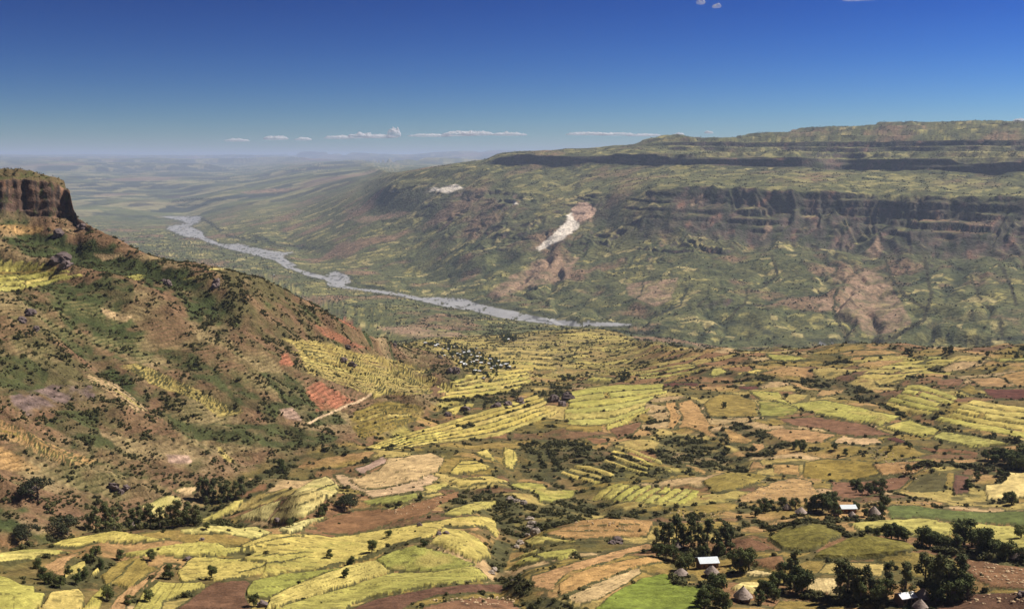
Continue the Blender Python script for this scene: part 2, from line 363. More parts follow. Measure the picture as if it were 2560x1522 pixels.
# ------------------------------------------------------------------ land cover read off the photograph
KIND = {
 'yel': (0.440, 0.355, 0.105), 'ygl': (0.355, 0.315, 0.085), 'pal': (0.500, 0.430, 0.160), 'grn': (0.235, 0.230, 0.060),
 'dgr': (0.110, 0.130, 0.036), 'lawn': (0.155, 0.195, 0.036), 'tan': (0.350, 0.215, 0.090), 'ptan': (0.440, 0.310, 0.165),
 'brn': (0.190, 0.100, 0.052), 'dbr': (0.120, 0.064, 0.040), 'dred': (0.105, 0.042, 0.030), 'oli': (0.230, 0.170, 0.045),
 'doli': (0.100, 0.085, 0.030), 'sorg': (0.150, 0.125, 0.030), 'straw': (0.580, 0.450, 0.200), 'red': (0.310, 0.125, 0.070),
 'pink': (0.400, 0.270, 0.200), 'rock': (0.150, 0.105, 0.090), 'scr': (0.070, 0.066, 0.027), 'white': (0.720, 0.640, 0.550),
 'dyel': (0.370, 0.290, 0.095), 'gsc': (0.060, 0.066, 0.024), 'ero': (0.300, 0.200, 0.130),
}
GROW = {'yel': .5, 'ygl': .5, 'pal': .45, 'grn': .4, 'dgr': .3, 'lawn': .15, 'sorg': 0.8, 'straw': .3, 'oli': .25}
FIELDS = '''
NW yel 120,1367 159,1352 218,1339 290,1327 341,1334 390,1344 423,1344 385,1350 308,1357 244,1357 192,1370
NW yel 0,1388 64,1379 115,1377 180,1379 115,1390 77,1400 26,1411 -60,1413 -60,1392
NW tan 213,1375 180,1385 144,1395 103,1418 136,1431 159,1447 156,1421 174,1400
NW ygl 215,1400 159,1421 159,1452 213,1418
NW yel 251,1411 231,1424 218,1449 238,1434
NW ygl -60,1440 0,1442 38,1454 56,1465 85,1465 87,1482 115,1485 72,1560 -60,1560
NW yel 126,1483 195,1475 210,1493 190,1560 70,1560
NW ygl 379,1370 449,1359 500,1357 546,1360 564,1370 640,1369 640,1378 560,1388 500,1394 440,1392 400,1385 330,1392 300,1385
NW oli 333,1395 359,1393 369,1416 395,1418 367,1436 320,1475 295,1462 264,1465 246,1436 295,1405
NW ygl 251,1470 277,1460 246,1522 240,1560 170,1560 226,1495
NW tan 400,1421 410,1406 449,1411 403,1434 359,1475 320,1508 290,1560 250,1560 295,1488 333,1462 372,1436
NW yel 441,1431 456,1416 482,1395 513,1392 564,1398 640,1393 700,1388 700,1425 640,1436 590,1447 546,1452 513,1447 487,1452 456,1457 446,1444
NW ygl 395,1454 446,1459 510,1457 520,1467 495,1480 444,1495 410,1506 390,1560 310,1560 359,1483
NW dbr 523,1465 546,1454 615,1447 631,1457 613,1483 640,1560 390,1560 487,1490
NW pal 451,1324 515,1315 572,1315 595,1320 640,1318 680,1330 640,1347 564,1334 487,1335 449,1331
HB pal 354,1267 423,1239 456,1242 444,1257 415,1272 420,1290 390,1293 382,1275
HB ptan 433,1226 462,1213 492,1213 487,1229 462,1236
HB yel 492,1306 538,1283 592,1249 615,1244 577,1283 538,1300 513,1308
HB brn 546,1259 640,1213 670,1205 660,1222 564,1257
CT pal 813,1192 836,1206 851,1218 844,1236 818,1247 795,1265 754,1293 697,1308 672,1306 697,1270 715,1249 744,1226 779,1200
CT pal 600,1293 623,1280 651,1267 703,1247 690,1267 664,1303 608,1300
CT pal 692,1324 733,1308 785,1295 813,1290 800,1303 779,1306 754,1324 723,1334
CT brn 779,1313 841,1285 908,1275 985,1272 1049,1254 1100,1236 1156,1226 1146,1244 1100,1262 1062,1288 985,1303 933,1324 877,1334 831,1336 805,1331
CT ptan 828,1188 856,1185 921,1208 985,1188 1074,1180 1100,1193 1049,1226 985,1236 933,1244 895,1226 856,1213
CT grn 903,1252 946,1244 1041,1231 1046,1244 1010,1257 946,1262 918,1262
CT ygl 1100,1288 1138,1270 1190,1257 1240,1252 1240,1265 1190,1283 1138,1290
CT yel 1056,1218 1115,1203 1123,1213 1100,1226 1062,1236
CF yel 640,1349 677,1335 728,1335 787,1336 823,1343 882,1336 933,1329 985,1321 1036,1313 1087,1303 1138,1294 1190,1289 1239,1295 1249,1334 1241,1346 1218,1318 1190,1316 1160,1318 1110,1316 1080,1340 1060,1350 1020,1355 985,1365 933,1393 870,1413 818,1420 764,1426 715,1431 652,1444 668,1410 600,1404 640,1382 590,1368
CF yel 1110,1320 1159,1328 1197,1349 1220,1370 1228,1393 1212,1395 1190,1408 1150,1385 1100,1362 1075,1358 1090,1340
CF grn 944,1398 985,1375 1041,1362 1074,1370 1126,1383 1164,1401 1192,1411 1164,1421 1100,1429 1000,1427 972,1426
CF grn 633,1452 710,1434 818,1424 869,1416 831,1429 767,1452 703,1483 664,1498 615,1490 620,1467
CF yel 672,1498 754,1459 869,1418 944,1400 972,1426 985,1431 921,1452 831,1480 764,1500 685,1522 660,1540
CF ygl 670,1560 687,1525 769,1500 882,1467 985,1434 1087,1431 1185,1418 1200,1424 1228,1449 1138,1461 1087,1462 1010,1477 933,1490 882,1511 830,1560
CF dbr 840,1560 869,1525 946,1493 1087,1467 1236,1457 1259,1460 1255,1480 1200,1482 1087,1490 1036,1508 960,1560
CF brn 1020,1540 1074,1511 1138,1500 1200,1493 1271,1499 1308,1522 1320,1560 1000,1560
CR tan 1359,1336 1403,1320 1454,1301 1515,1295 1587,1297 1635,1303 1617,1342 1546,1344 1485,1350 1403,1348
CR yel 1311,1354 1342,1340 1363,1346 1403,1352 1495,1356 1434,1360 1363,1360 1332,1369 1320,1367
CR ygl 1269,1426 1302,1399 1363,1383 1440,1375 1442,1381 1403,1397 1363,1399 1314,1411
CR yel 1277,1401 1314,1385 1342,1375 1346,1381 1314,1393
CR tan 1324,1436 1403,1415 1505,1383 1619,1358 1623,1373 1576,1383 1485,1413 1424,1426 1393,1452 1383,1476 1336,1468 1322,1448
CR tan 1397,1460 1434,1432 1505,1411 1627,1387 1656,1405 1587,1417 1526,1442 1465,1462 1424,1483 1401,1483
CR ptan 1426,1485 1475,1462 1546,1434 1597,1419 1605,1432 1576,1450 1546,1470 1505,1491 1454,1507 1424,1493
CR lawn 1460,1560 1485,1522 1515,1499 1556,1472 1607,1448 1658,1436 1676,1444 1687,1462 1731,1466 1780,1464 1780,1485 1758,1505 1750,1560
RB brn 1833,1371 1841,1350 1878,1343 1911,1356 1935,1375 1904,1379 1864,1378
RB sorg 1921,1350 1955,1322 2016,1307 2067,1314 2108,1338 2077,1352 2037,1375 2006,1383 1955,1375
RB sorg 2033,1399 2047,1383 2110,1352 2161,1340 2212,1350 2263,1358 2289,1371 2263,1387 2181,1395 2100,1399
RB straw 1856,1436 1874,1421 1929,1432 1925,1442 1880,1440
RB straw 1829,1470 1854,1456 1890,1456 1908,1472 1884,1483 1845,1478
RB straw 2016,1452 2047,1444 2086,1446 2102,1491 2057,1483 2016,1478
RB dyel 2049,1432 2067,1407 2086,1405 2181,1405 2210,1407 2206,1442 2140,1438
RB brn 1870,1399 1955,1389 1967,1411 1951,1424 1874,1415
RB oli 1864,1381 1951,1379 1935,1389 1874,1397
RB oli 1920,1560 1945,1505 1996,1503 2110,1515 2110,1560
RB dgr 2210,1269 2232,1263 2304,1267 2385,1277 2466,1281 2640,1273 2640,1314 2477,1310 2426,1306 2365,1301 2314,1294 2263,1296 2232,1293
RB ygl 2120,1308 2181,1303 2263,1298 2314,1297 2365,1305 2477,1314 2640,1318 2640,1385 2507,1371 2477,1352 2446,1342 2385,1338 2344,1342 2293,1342 2259,1330 2222,1320 2151,1330
RB brn 2289,1373 2354,1377 2405,1391 2446,1403 2640,1430 2640,1472 2497,1472 2456,1460 2422,1434 2395,1399 2314,1393
RB oli 2181,1398 2283,1379 2385,1399 2405,1424 2426,1444 2283,1444 2215,1410
RB dbr 2300,1560 2365,1499 2426,1485 2640,1478 2640,1560
RM tan 1662,1005 1689,1006 1694,1030 1704,1042 1683,1072 1667,1070 1676,1040
RM tan 1692,1009 1725,995 1747,1013 1761,1035 1772,1056 1772,1074 1797,1096 1775,1092 1747,1078 1710,1067 1690,1072 1703,1056 1707,1042
RM oli 1757,1010 1801,984 1840,984 1884,1002 1898,1042 1833,1042 1779,1045 1765,1028
RM grn 1891,1002 1959,999 1977,1013 1995,1020 1985,1035 1941,1042 1902,1042
RM ygl 1873,977 1948,981 1959,999 1977,1009 2057,999 2147,1017 2255,1042 2197,1064 2165,1056 2111,1049 2039,1035 1995,1022 1980,1014 1900,1000
RM ygl 2201,1066 2273,1050 2352,1074 2338,1085 2309,1092 2237,1078
RM ygl 2327,1094 2356,1079 2453,1094 2540,1112 2435,1119 2381,1107
RM tan 2421,945 2497,941 2540,968 2453,968
RM tan 2500,938 2640,905 2640,968 2545,966
RM dred 2457,971 2640,973 2640,997 2489,999 2468,988
RM brn 2338,952 2381,945 2417,948 2399,966 2345,966
RM oli 2396,973 2424,959 2461,988 2424,988
RM ygl 1912,883 1974,889 2035,898 1985,905 1934,901
RM tan 2075,887 2129,877 2201,874 2266,882 2165,891
RM ygl 2302,891 2360,891 2350,898 2310,897
RM ygl 2482,898 2640,890 2640,903 2500,905
RM yel 1674,923 1732,909 1742,913 1696,927
RM ygl 1772,937 1783,923 1804,919 1822,930 1783,943
RM yel 1837,934 1891,923 1934,925 1880,934
RM dred 1664,955 1747,955 1743,964 1672,964
RM dred 1840,963 1891,963 1905,973 1850,972
RM tan 2050,973 2111,973 2107,984 2040,994
RM dyel 2187,952 2237,937 2295,934 2255,948 2194,966
RM brn 1941,1046 2039,1042 2165,1060 2237,1089 2147,1092 2100,1087 2057,1071 1984,1064
RM tan 1909,1078 1950,1070 2021,1073 2093,1087 2057,1103 1970,1107 1934,1092
RM ptan 2104,1090 2147,1094 2183,1094 2206,1107 2158,1114 2075,1107
RM dred 2208,1096 2237,1092 2273,1107 2251,1110
RM brn 2287,1114 2443,1127 2446,1136 2327,1128
RM oli 2017,1154 2067,1147 2147,1150 2201,1157 2194,1186 2129,1201 2057,1201 2008,1193
RM tan 1937,1159 1977,1157 2003,1161 2000,1190 1938,1182
RM oli 1756,1203 1781,1190 1823,1181 1881,1182 1925,1190 1900,1205 1842,1223 1794,1234 1773,1225
RM tan 1838,1255 1852,1240 1900,1219 1948,1200 1996,1196 2025,1203 2044,1230 2069,1240 2015,1253 1919,1257
RM tan 1879,1153 1898,1152 1919,1171 1877,1173
RM tan 1810,1069 1852,1084 1888,1101 1871,1108 1823,1105 1819,1092
RM tan 1883,1105 1911,1107 1915,1121 1892,1132
RM tan 1694,1153 1733,1163 1769,1178 1763,1188 1733,1175
RM straw 2515,1175 2570,1178 2640,1190 2640,1235 2503,1250 2465,1251 2467,1213 2503,1209
RM tan 2330,1148 2445,1148 2455,1155 2407,1163 2334,1165
RM doli 2292,1188 2368,1182 2368,1225 2282,1230 2265,1222
RM dbr 2388,1182 2422,1188 2426,1232 2388,1236
RM tan 2180,1160 2320,1150 2330,1165 2280,1185 2205,1190
RM brn 2075,1205 2140,1203 2260,1190 2280,1190 2250,1225 2130,1245 2090,1240
CM yel 1120,1023 1171,1008 1191,1012 1132,1039
CM yel 1152,933 1191,937 1202,949 1167,949
CM yel 1214,929 1288,933 1308,945 1230,953
CM yel 929,988 972,968 984,980 941,996
CM yel 1226,886 1261,902 1320,898 1343,918 1285,914
CM dyel 1234,867 1308,867 1304,883 1249,883
CM yel 1187,1133 1222,1121 1234,1144 1249,1156 1210,1144
CM yel 1257,1117 1288,1125 1292,1156 1281,1176 1261,1168
CM yel 1152,1152 1191,1152 1226,1168 1191,1180 1124,1183 1132,1172
CM yel 1124,1203 1152,1195 1230,1191 1281,1207 1191,1213 1152,1219
CM ygl 1269,1213 1308,1207 1363,1211 1367,1222 1445,1226 1433,1242 1378,1258 1347,1254 1339,1234 1277,1219
CM yel 1519,1125 1566,1131 1560,1136
CM yel 1640,1168 1671,1172 1700,1195 1675,1182
CM pink 882,1172 960,1140 968,1156 902,1187
CM ptan 972,1144 1015,1144 1074,1133 1109,1148 1093,1180 1034,1203 956,1222 909,1226 878,1203 917,1187 950,1175
CM brn 1523,1070 1609,1051 1582,1086 1542,1097
CM brn 1464,1090 1523,1094 1519,1109 1480,1109
CM dred 1519,967 1699,955 1699,965 1542,973
CM ygl 1460,949 1484,941 1542,945 1523,953
'''
PAINT = '''
scr 2.6 1100,1245 1180,1225 1250,1230 1300,1250 1350,1262 1430,1245 1500,1262 1600,1270 1700,1268 1640,1300 1500,1292 1420,1305 1350,1330 1310,1350 1280,1390 1260,1430 1330,1450 1330,1480 1400,1485 1460,1510 1470,1530 1330,1530 1290,1500 1250,1470 1235,1440 1215,1400 1240,1350 1250,1330 1240,1290 1150,1285 1110,1290
scr 2.4 1280,1130 1350,1090 1420,1095 1480,1115 1520,1130 1640,1160 1690,1180 1660,1200 1480,1215 1420,1225 1300,1190 1290,1160
scr 2.2 1640,1090 1720,1085 1800,1110 1870,1150 1880,1185 1800,1180 1740,1190 1690,1170 1640,1150
scr 2.2 1740,1085 1850,1060 1960,1075 1990,1110 1930,1150 1870,1140 1800,1105
scr 2.6 100,1360 300,1310 480,1285 600,1210 680,1160 880,1105 900,1125 760,1160 640,1235 540,1300 640,1310 700,1320 640,1330 520,1315 420,1325 300,1325 180,1345
scr 2.0 2010,935 2100,945 2190,975 2230,1005 2180,1010 2100,985 1990,965
scr 1.8 1740,915 1900,930 2050,960 1900,955 1720,940
scr 2.0 100,1440 200,1400 250,1385 300,1395 240,1450 190,1480 110,1470
scr 2.2 880,1130 1000,1085 1190,1050 1300,1000 1380,960 1440,970 1390,1000 1260,1060 1190,1100 1000,1125
scr 1.8 1060,1040 1180,985 1300,960 1340,975 1200,1020 1090,1050
scr 1.8 640,1245 720,1215 780,1195 700,1235 600,1275
scr 2.2 1120,1300 1180,1325 1230,1365 1240,1400 1220,1360 1180,1335
gsc 3.2 143,1023 242,1023 260,1088 346,1148 389,1174 281,1131 173,1096 108,1062
gsc 2.6 -60,900 60,880 130,930 100,985 20,990 -60,1010
gsc 2.4 380,860 470,880 560,930 640,990 720,1010 690,1050 610,1020 520,960 430,920
gsc 2.4 640,930 720,930 800,1000 880,1060 800,1070 720,1030
gsc 2.0 250,690 330,700 330,760 270,770 200,730
gsc 2.0 400,1050 560,1060 700,1060 860,1090 800,1120 640,1120 480,1100
rock 0.4 22,988 130,958 234,962 242,1001 173,1005 74,1044 45,1015
tan 0.6 7,558 109,566 95,584 -60,600 -60,560
ptan 0.3 153,566 193,573 180,585 150,580
ygl 0.3 -60,660 0,664 58,660 124,667 146,686 215,689 164,704 109,711 55,726 -60,735
ptan 0.4 215,631 273,631 335,631 291,649 255,653
ygl 0.5 302,693 349,682 368,689 338,704
ygl 0.4 459,689 517,686 502,697 459,700
ygl 0.4 619,678 655,675 651,686 622,690
pal 0.4 513,667 564,671 560,678 520,675
ptan 0.4 247,766 273,769 335,795 320,809 273,795
red 0.4 822,773 848,762 873,802 899,817 905,828 866,817 837,791
red 0.5 691,885 713,880 740,915 700,915
dyel 0.5 294,915 346,906 433,945 541,997 614,1031 545,1044 498,1005 389,967
ptan 0.5 203,928 242,941 303,967 329,993 381,1031 346,1027 268,975
tan 0.6 -60,1035 0,1040 52,1066 151,1122 242,1148 208,1166 87,1122 -60,1075
tan 0.6 -60,1110 0,1114 78,1153 121,1179 43,1183 -60,1166
pink 0.4 407,1135 476,1135 485,1157 424,1161
pink 0.5 692,1023 736,1014 770,1053 710,1049
red 0.6 762,967 800,949 822,967 900,1001 844,1023 800,1031 779,1005
red 0.5 770,800 830,825 900,860 960,880 880,870 800,840
dyel 0.5 736,868 820,880 900,905 1000,925 1090,950 1080,975 1000,985 930,985 887,967 800,945 770,930
dyel 0.5 690,845 800,850 900,880 960,890 1080,930 900,900 736,868
dyel 0.5 537,1105 562,1122 593,1157 562,1153
oli 0.6 880,1030 960,1000 1060,1020 1050,1050 970,1080 900,1100 870,1070
ero 0.2 921,815 1040,815 1152,830 1190,850 1132,862 1074,855 995,840
pink 0 1424,520 1445,505 1470,503 1494,524 1480,548 1450,558 1426,548
white 0 1422,530 1432,528 1436,548 1452,556 1447,572 1404,602 1345,630 1334,620 1384,584 1412,552
ero 0.2 1214,737 1279,686 1341,649 1396,638 1458,642 1432,668 1425,700 1323,722 1232,751
white 0 1062,484 1083,464 1100,470 1141,458 1163,471 1140,480 1116,486 1090,480
white 0 1287,497 1298,511 1276,522
white 0 968,480 990,472 985,482
ero 0.1 2137,684 2186,672 2226,709 2258,757 2283,810 2226,834 2165,842 2145,814 2089,802 2097,753 2121,709
ero 0.1 2040,749 2085,741 2085,777 2048,781
ero 0.1 2077,692 2125,672 2121,697 2082,712
ero 0.1 1560,705 1650,700 1700,690 1680,750 1640,770 1570,740
ero 0.1 860,545 960,535 1000,525 1040,530 1000,545 900,560
ero 0.1 2160,630 2195,585 2212,620 2200,645
ero 0.1 1895,600 1910,560 1925,545 1935,570 1905,605
ero 0.1 1720,500 1760,480 1770,500 1730,520
ero 0.1 580,480 680,470 760,468 720,482 620,488'''
def parse(line, nhead):
    t = line.split()
    return t[:nhead], [tuple(float(c) for c in p.split(',')) for p in t[nhead:]]
BANKS = '''
6 2201,1013 2255,1035 2300,1060 2345,1070 2430,1090 2540,1105 2600,1110
3 277,1457 305,1432 333,1408
3 340,1490 365,1460 400,1425
3 320,1505 360,1475 395,1450
2 600,1379 650,1360 700,1348 760,1343
2 661,1398 720,1388 762,1383
2 640,1370 720,1363
3 600,1435 660,1420 715,1408 765,1393
3 790,1424 850,1413 905,1400 965,1375 1000,1362 1040,1350 1090,1345
2 640,1398 700,1385
2 700,1250 760,1240 840,1215
2 690,1280 760,1262 820,1240
2 1145,1165 1200,1160
2 1150,1200 1220,1203
2 1360,1385 1440,1365
3 1330,1395 1400,1408
2 1430,1315 1600,1315
2 1400,1330 1590,1330
8 1886,1296 1895,1312 1925,1322 1990,1318 2050,1306 2110,1300 2210,1300
9 2060,1305 2090,1325 2130,1345 2150,1345
8 1680,1452 1705,1466 1760,1468 1800,1450 1835,1425
8 2010,1488 2060,1500 2150,1515 2240,1522
7 2290,1365 2360,1382 2440,1392 2520,1405 2560,1415
7 1850,1300 1870,1310 1840,1330
8 1690,1385 1760,1388 1830,1392
8 2090,1500 2200,1508 2240,1512
7 2290,1168 2340,1162 2420,1165 2480,1185 2510,1195 2490,1210
2 2307,632 2319,684 2327,745 2307,802 2246,838 2206,854
4 2307,632 2319,684 2327,745 2307,802 2246,838 2206,854
4 2215,640 2225,690 2260,735 2310,770
3 2097,721 2085,745 2089,798 2125,838
3 1870,717 1862,757 1822,798
3 2428,692 2449,745
4 2501,664 2529,717 2540,760
4 2501,798 2505,846
2 1640,790 1700,760 1720,720
2 1560,760 1600,740 1610,700
3 1930,640 1945,690 1900,720
'''
# recompute pixel positions with the relief
U, V = project(X, Y, Z)
EL = Z / RR
VIS = EL >= np.maximum.accumulate(EL, axis=0) - np.where(RR < 2000, 0.004, 0.0015)
SEEN = VIS & (RR > 200)
wl = 1.0 / np.clip(RR / 500, 0.7, 2.0)
wu = (5 * fbm(X / 9, Y / 9, 3) + 9 * fbm(X / 34 + 3, Y / 34, 2)) * np.minimum(1, wl * 1.2)
wv = (2.5 * fbm(X / 9 + 40, Y / 9, 3) + 4.0 * fbm(X / 34 + 60, Y / 34, 2)) * np.minimum(1, wl)
UW, VW = U + wu, V + wv

n1 = fbm(X / 45, Y / 45, 4); n2 = fbm(X / 12 + 5, Y / 12, 3); n3 = fbm(X / 140 + 3, Y / 140, 4); nf = fbm(X / 3.1, Y / 3.1, 2)
def mix(a, b, t):
    return a + (np.asarray(b) - a) * t[..., None]
def cc(k): return np.array(KIND[k], float)
C = np.zeros((NR, NC, 3)) + cc('tan')
DEN = np.zeros((NR, NC))            # shrubs per 100 m2
# --- near slope
C = mix(C, cc('oli'), sstep(-0.25, 0.3, n1))
C = mix(C, cc('brn'), sstep(0.05, 0.4, n3) * 0.7)
mid_, mbd = voronoi((X + 14 * n1 + 6 * n2) / 46 + 7, (Y + 16 * n1 + 6 * n2) / 24)
for lo, hi_, kd, am in ((0.0, .14, 'brn', .8), (.14, .24, 'ptan', .7), (.24, .40, 'oli', .8), (.40, .52, 'doli', .8), (.52, .60, 'dyel', .8), (.60, .68, 'ygl', .6), (.68, .74, 'dbr', .8)):
    C = mix(C, cc(kd), ((mid_ >= lo) & (mid_ < hi_)) * am * sstep(-0.4, 0.1, n2 + 0.3))
C = mix(C, cc('scr'), (mbd < 0.10 + 0.06 * n2) * 0.75)
C = mix(C, cc('scr'), sstep(0.12, 0.45, n2 + 0.4 * n1) * 0.8)
DEN += 0.25 + 0.9 * sstep(0.0, 0.4, n1) + 0.5 * sstep(0.0, 0.3, n2) + 1.2 * (mbd < 0.12)
cv_ = srange('H', 'L', 0.5, 0.2) * sstep(950, 1060, U0) * (1 - sstep(1560, 1680, U0))
C = mix(C, (0.170, 0.155, 0.048), cv_ * 0.55)
C = mix(C, cc('dyel'), cv_ * ((mid_ > 0.30) & (mid_ < 0.62)) * 0.8)
C = mix(C, cc('yel'), cv_ * ((mid_ > 0.62) & (mid_ < 0.74)) * 0.8)
C = mix(C, (0.075, 0.075, 0.028), cv_ * sstep(0.1, 0.4, n2 + 0.3 * n1) * 0.7)
C = C * (1 + 0.3 * nf[..., None] + 0.2 * n2[..., None])
# --- hillside
hc1 = np.zeros((NR, NC, 3)) + np.array((0.215, 0.118, 0.066))
hc1 = mix(hc1, (0.330, 0.215, 0.115), sstep(0.0, 0.35, n1))
hc1 = mix(hc1, (0.120, 0.092, 0.040), sstep(-0.05, 0.35, n3 + 0.5 * n2))
hc1 = mix(hc1, (0.060, 0.068, 0.024), sstep(0.05, 0.35, -(rid - 0.55) + 0.5 * n2))
hc1 = mix(hc1, (0.300, 0.150, 0.090), sstep(0.2, 0.5, n3 * 0.6 - n1) * 0.5)
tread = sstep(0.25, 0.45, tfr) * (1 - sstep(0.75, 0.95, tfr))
hc1 = hc1 * (1 + 0.35 * n2[..., None] + 0.45 * nf[..., None])
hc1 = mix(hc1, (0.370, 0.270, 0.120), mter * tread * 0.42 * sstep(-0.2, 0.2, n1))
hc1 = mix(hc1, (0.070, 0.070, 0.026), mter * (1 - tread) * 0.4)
hc1 = hc1 * np.array((0.80, 0.88, 0.86))
C = C * (1 - hillS[..., None]) + hc1 * hillS[..., None]
DEN = DEN * (1 - hillS) + hillS * (1.5 + 2.4 * sstep(-0.1, 0.4, n3 + 0.6 * n2) - 0.8 * mter)
# butte
butte = srange('J', 'K', 0.12, 0.12) * (U0 < 215) * NEARROW
C = mix(C, (0.105, 0.066, 0.048), butte)
C = mix(C, (0.230, 0.130, 0.080), butte * sstep(0.12, 0.4, fbm(AA * 200, Z / 14, 4)))
C = mix(C, (0.050, 0.040, 0.034), butte * sstep(0.0, 0.3, fbm(AA * 330 + 7, Z / 22, 4)))
C = mix(C, (0.060, 0.065, 0.026), butte * sstep(0.2, 0.4, fbm(AA * 150 + 2, Z / 9, 3)))
btop = (S > IDX['K']) * (S < IDX['M']) * (U0 < 230) * 1.0
C = mix(C, (0.120, 0.088, 0.044), btop)
C = mix(C, (0.075, 0.075, 0.028), btop * sstep(0, 0.3, n2))
DEN = DEN * (1 - butte) * (1 - 0.5 * btop)
# --- valley and lower escarpment
lg = sstep(IDX['K'] + 0.6, IDX['L'] + 0.2, S) * (1 - btop)
lfa = fbm(X / 60 + 8, Y / 60, 3)
cid, cbd = voronoi((tang + 50 * n3 + 12 * lfa) / 34, (RR + 40 * fbm(X / 90, Y / 90, 2)) / 34)
lf = lfa
cid2, cbd2 = voronoi((tang + 90 * n3) / 130 + 50, RR / 95)
ln = fbm(X / 300, Y / 300, 4); lff = fbm(X / 17 + 8, Y / 17, 3)
v1 = np.zeros((NR, NC, 3)) + np.array((0.104, 0.108, 0.043))
v1 = mix(v1, (0.062, 0.075, 0.028), sstep(-0.1, 0.4, lf))
v1 = mix(v1, (0.140, 0.135, 0.050), sstep(0.0, 0.4, ln))
pf = sstep(0.72, 0.74, cid) * sstep(-0.15, 0.2, ln + 0.7 * (cid2 - 0.5)) * sstep(-0.5, 0.0, lff)
v1 = mix(v1, (0.300, 0.260, 0.090), pf * 0.85)
v1 = mix(v1, (0.360, 0.300, 0.130), sstep(0.90, 0.91, cid) * sstep(-0.3, 0.2, ln))
v1 = mix(v1, (0.255, 0.150, 0.095), sstep(0.08, 0.35, -ln + 0.25 * lf) * 0.75)
v1 = mix(v1, (0.045, 0.052, 0.024), (cbd < 0.12) * 0.6)
v1 = v1 * (1 + 0.55 * lff[..., None] + 0.3 * nf[..., None])
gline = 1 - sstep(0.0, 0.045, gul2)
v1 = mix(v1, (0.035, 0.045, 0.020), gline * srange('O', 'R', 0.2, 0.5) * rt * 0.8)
# cliffs
vc = np.zeros((NR, NC, 3)) + np.array((0.066, 0.058, 0.042))
cn = fbm(tang / 55, Z / 34, 4) + 0.35 * fbm(tang / 22, Z / 60 + 3, 3)
vc = mix(vc, (0.120, 0.082, 0.066), sstep(0.0, 0.35, cn))
vc = mix(vc, (0.045, 0.050, 0.024), sstep(0.05, 0.35, -cn + 0.4 * lf))
vc = mix(vc, (0.240, 0.130, 0.085), sstep(0.33, 0.5, cn + 0.2 * lf) * 0.8)
dzr = np.gradient(Z, axis=0) / np.maximum(np.gradient(RR, axis=0), 1e-3)
steep = sstep(0.42, 0.75, dzr)
cl = np.clip(np.maximum(srange('R', 'S', 0.35, 0.12), srange('U', 'V', 0.12, 0.12)), 0, 1)
cl = np.maximum(cl * sstep(0.2, 0.5, dzr + 0.12) * (0.35 + 0.65 * rtc), steep * srange('P', 'Z'))
v1 = mix(v1, (0.050, 0.058, 0.027), 0.5 * srange('T', 'U', 0.4, 0.2) * sstep(-0.2, 0.3, lf))
# upper benches are green and yellow fields
ub = srange('S', 'T', 0.1, 0.3) + srange('V', 'W', 0.1, 0.6)
v1 = mix(v1, (0.150, 0.150, 0.055), np.clip(ub, 0, 1) * rt * 0.5 * sstep(-0.4, 0.2, lf))
v1 = mix(v1, (0.270, 0.240, 0.095), np.clip(ub, 0, 1) * rt * sstep(0.70, 0.72, cid) * 0.8)
v1 = mix(v1, (0.045, 0.050, 0.024), srange('S', 'Z', 0.1, 0.3) * rt * sstep(0.05, 0.3, lf + 0.5 * lff) * 0.75)
v1 = v1 * (1 - 0.04 * rt[..., None])
v1 = v1 * (1 - (cl * rt)[..., None]) + vc * (cl * rt)[..., None]
# far plain
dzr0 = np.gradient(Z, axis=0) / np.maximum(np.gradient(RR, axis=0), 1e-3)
fp = mfar
vp = np.zeros((NR, NC, 3)) + np.array((0.120, 0.130, 0.060))
cid3, cbd3 = voronoi((X + 200 * ln) / 170, (Y + 300 * ln) / 330)
vp = mix(vp, (0.060, 0.075, 0.045), sstep(-0.1, 0.3, fbm(X / 700, Y / 1100, 4)))
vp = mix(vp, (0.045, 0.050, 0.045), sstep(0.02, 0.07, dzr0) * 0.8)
vp = mix(vp, (0.260, 0.230, 0.120), sstep(0.74, 0.76, cid3) * 0.7)
vp = vp * (1 + 0.4 * ln[..., None] + 0.35 * lf[..., None])
vp = mix(vp, (0.220, 0.150, 0.110), sstep(0.15, 0.4, fbm(X / 1400 + 5, Y / 2600, 3)) * 0.7)
v1 = v1 * (1 - fp[..., None]) + vp * fp[..., None]
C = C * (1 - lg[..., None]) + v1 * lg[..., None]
DEN = DEN * (1 - lg)
DENF = 3.2 * lg * rt * (1 - fp) * (0.02 + 0.10 * sstep(0.0, 0.4, lf) + 0.06 * sstep(0.1, 0.5, -ln) + 0.05 * gline) * (RR < 5600) * (1 - 0.4 * cl) \
     + lg * (1 - rt) * (RR < 7000) * 0.05 + lg * srange('L', 'O') * 0.25

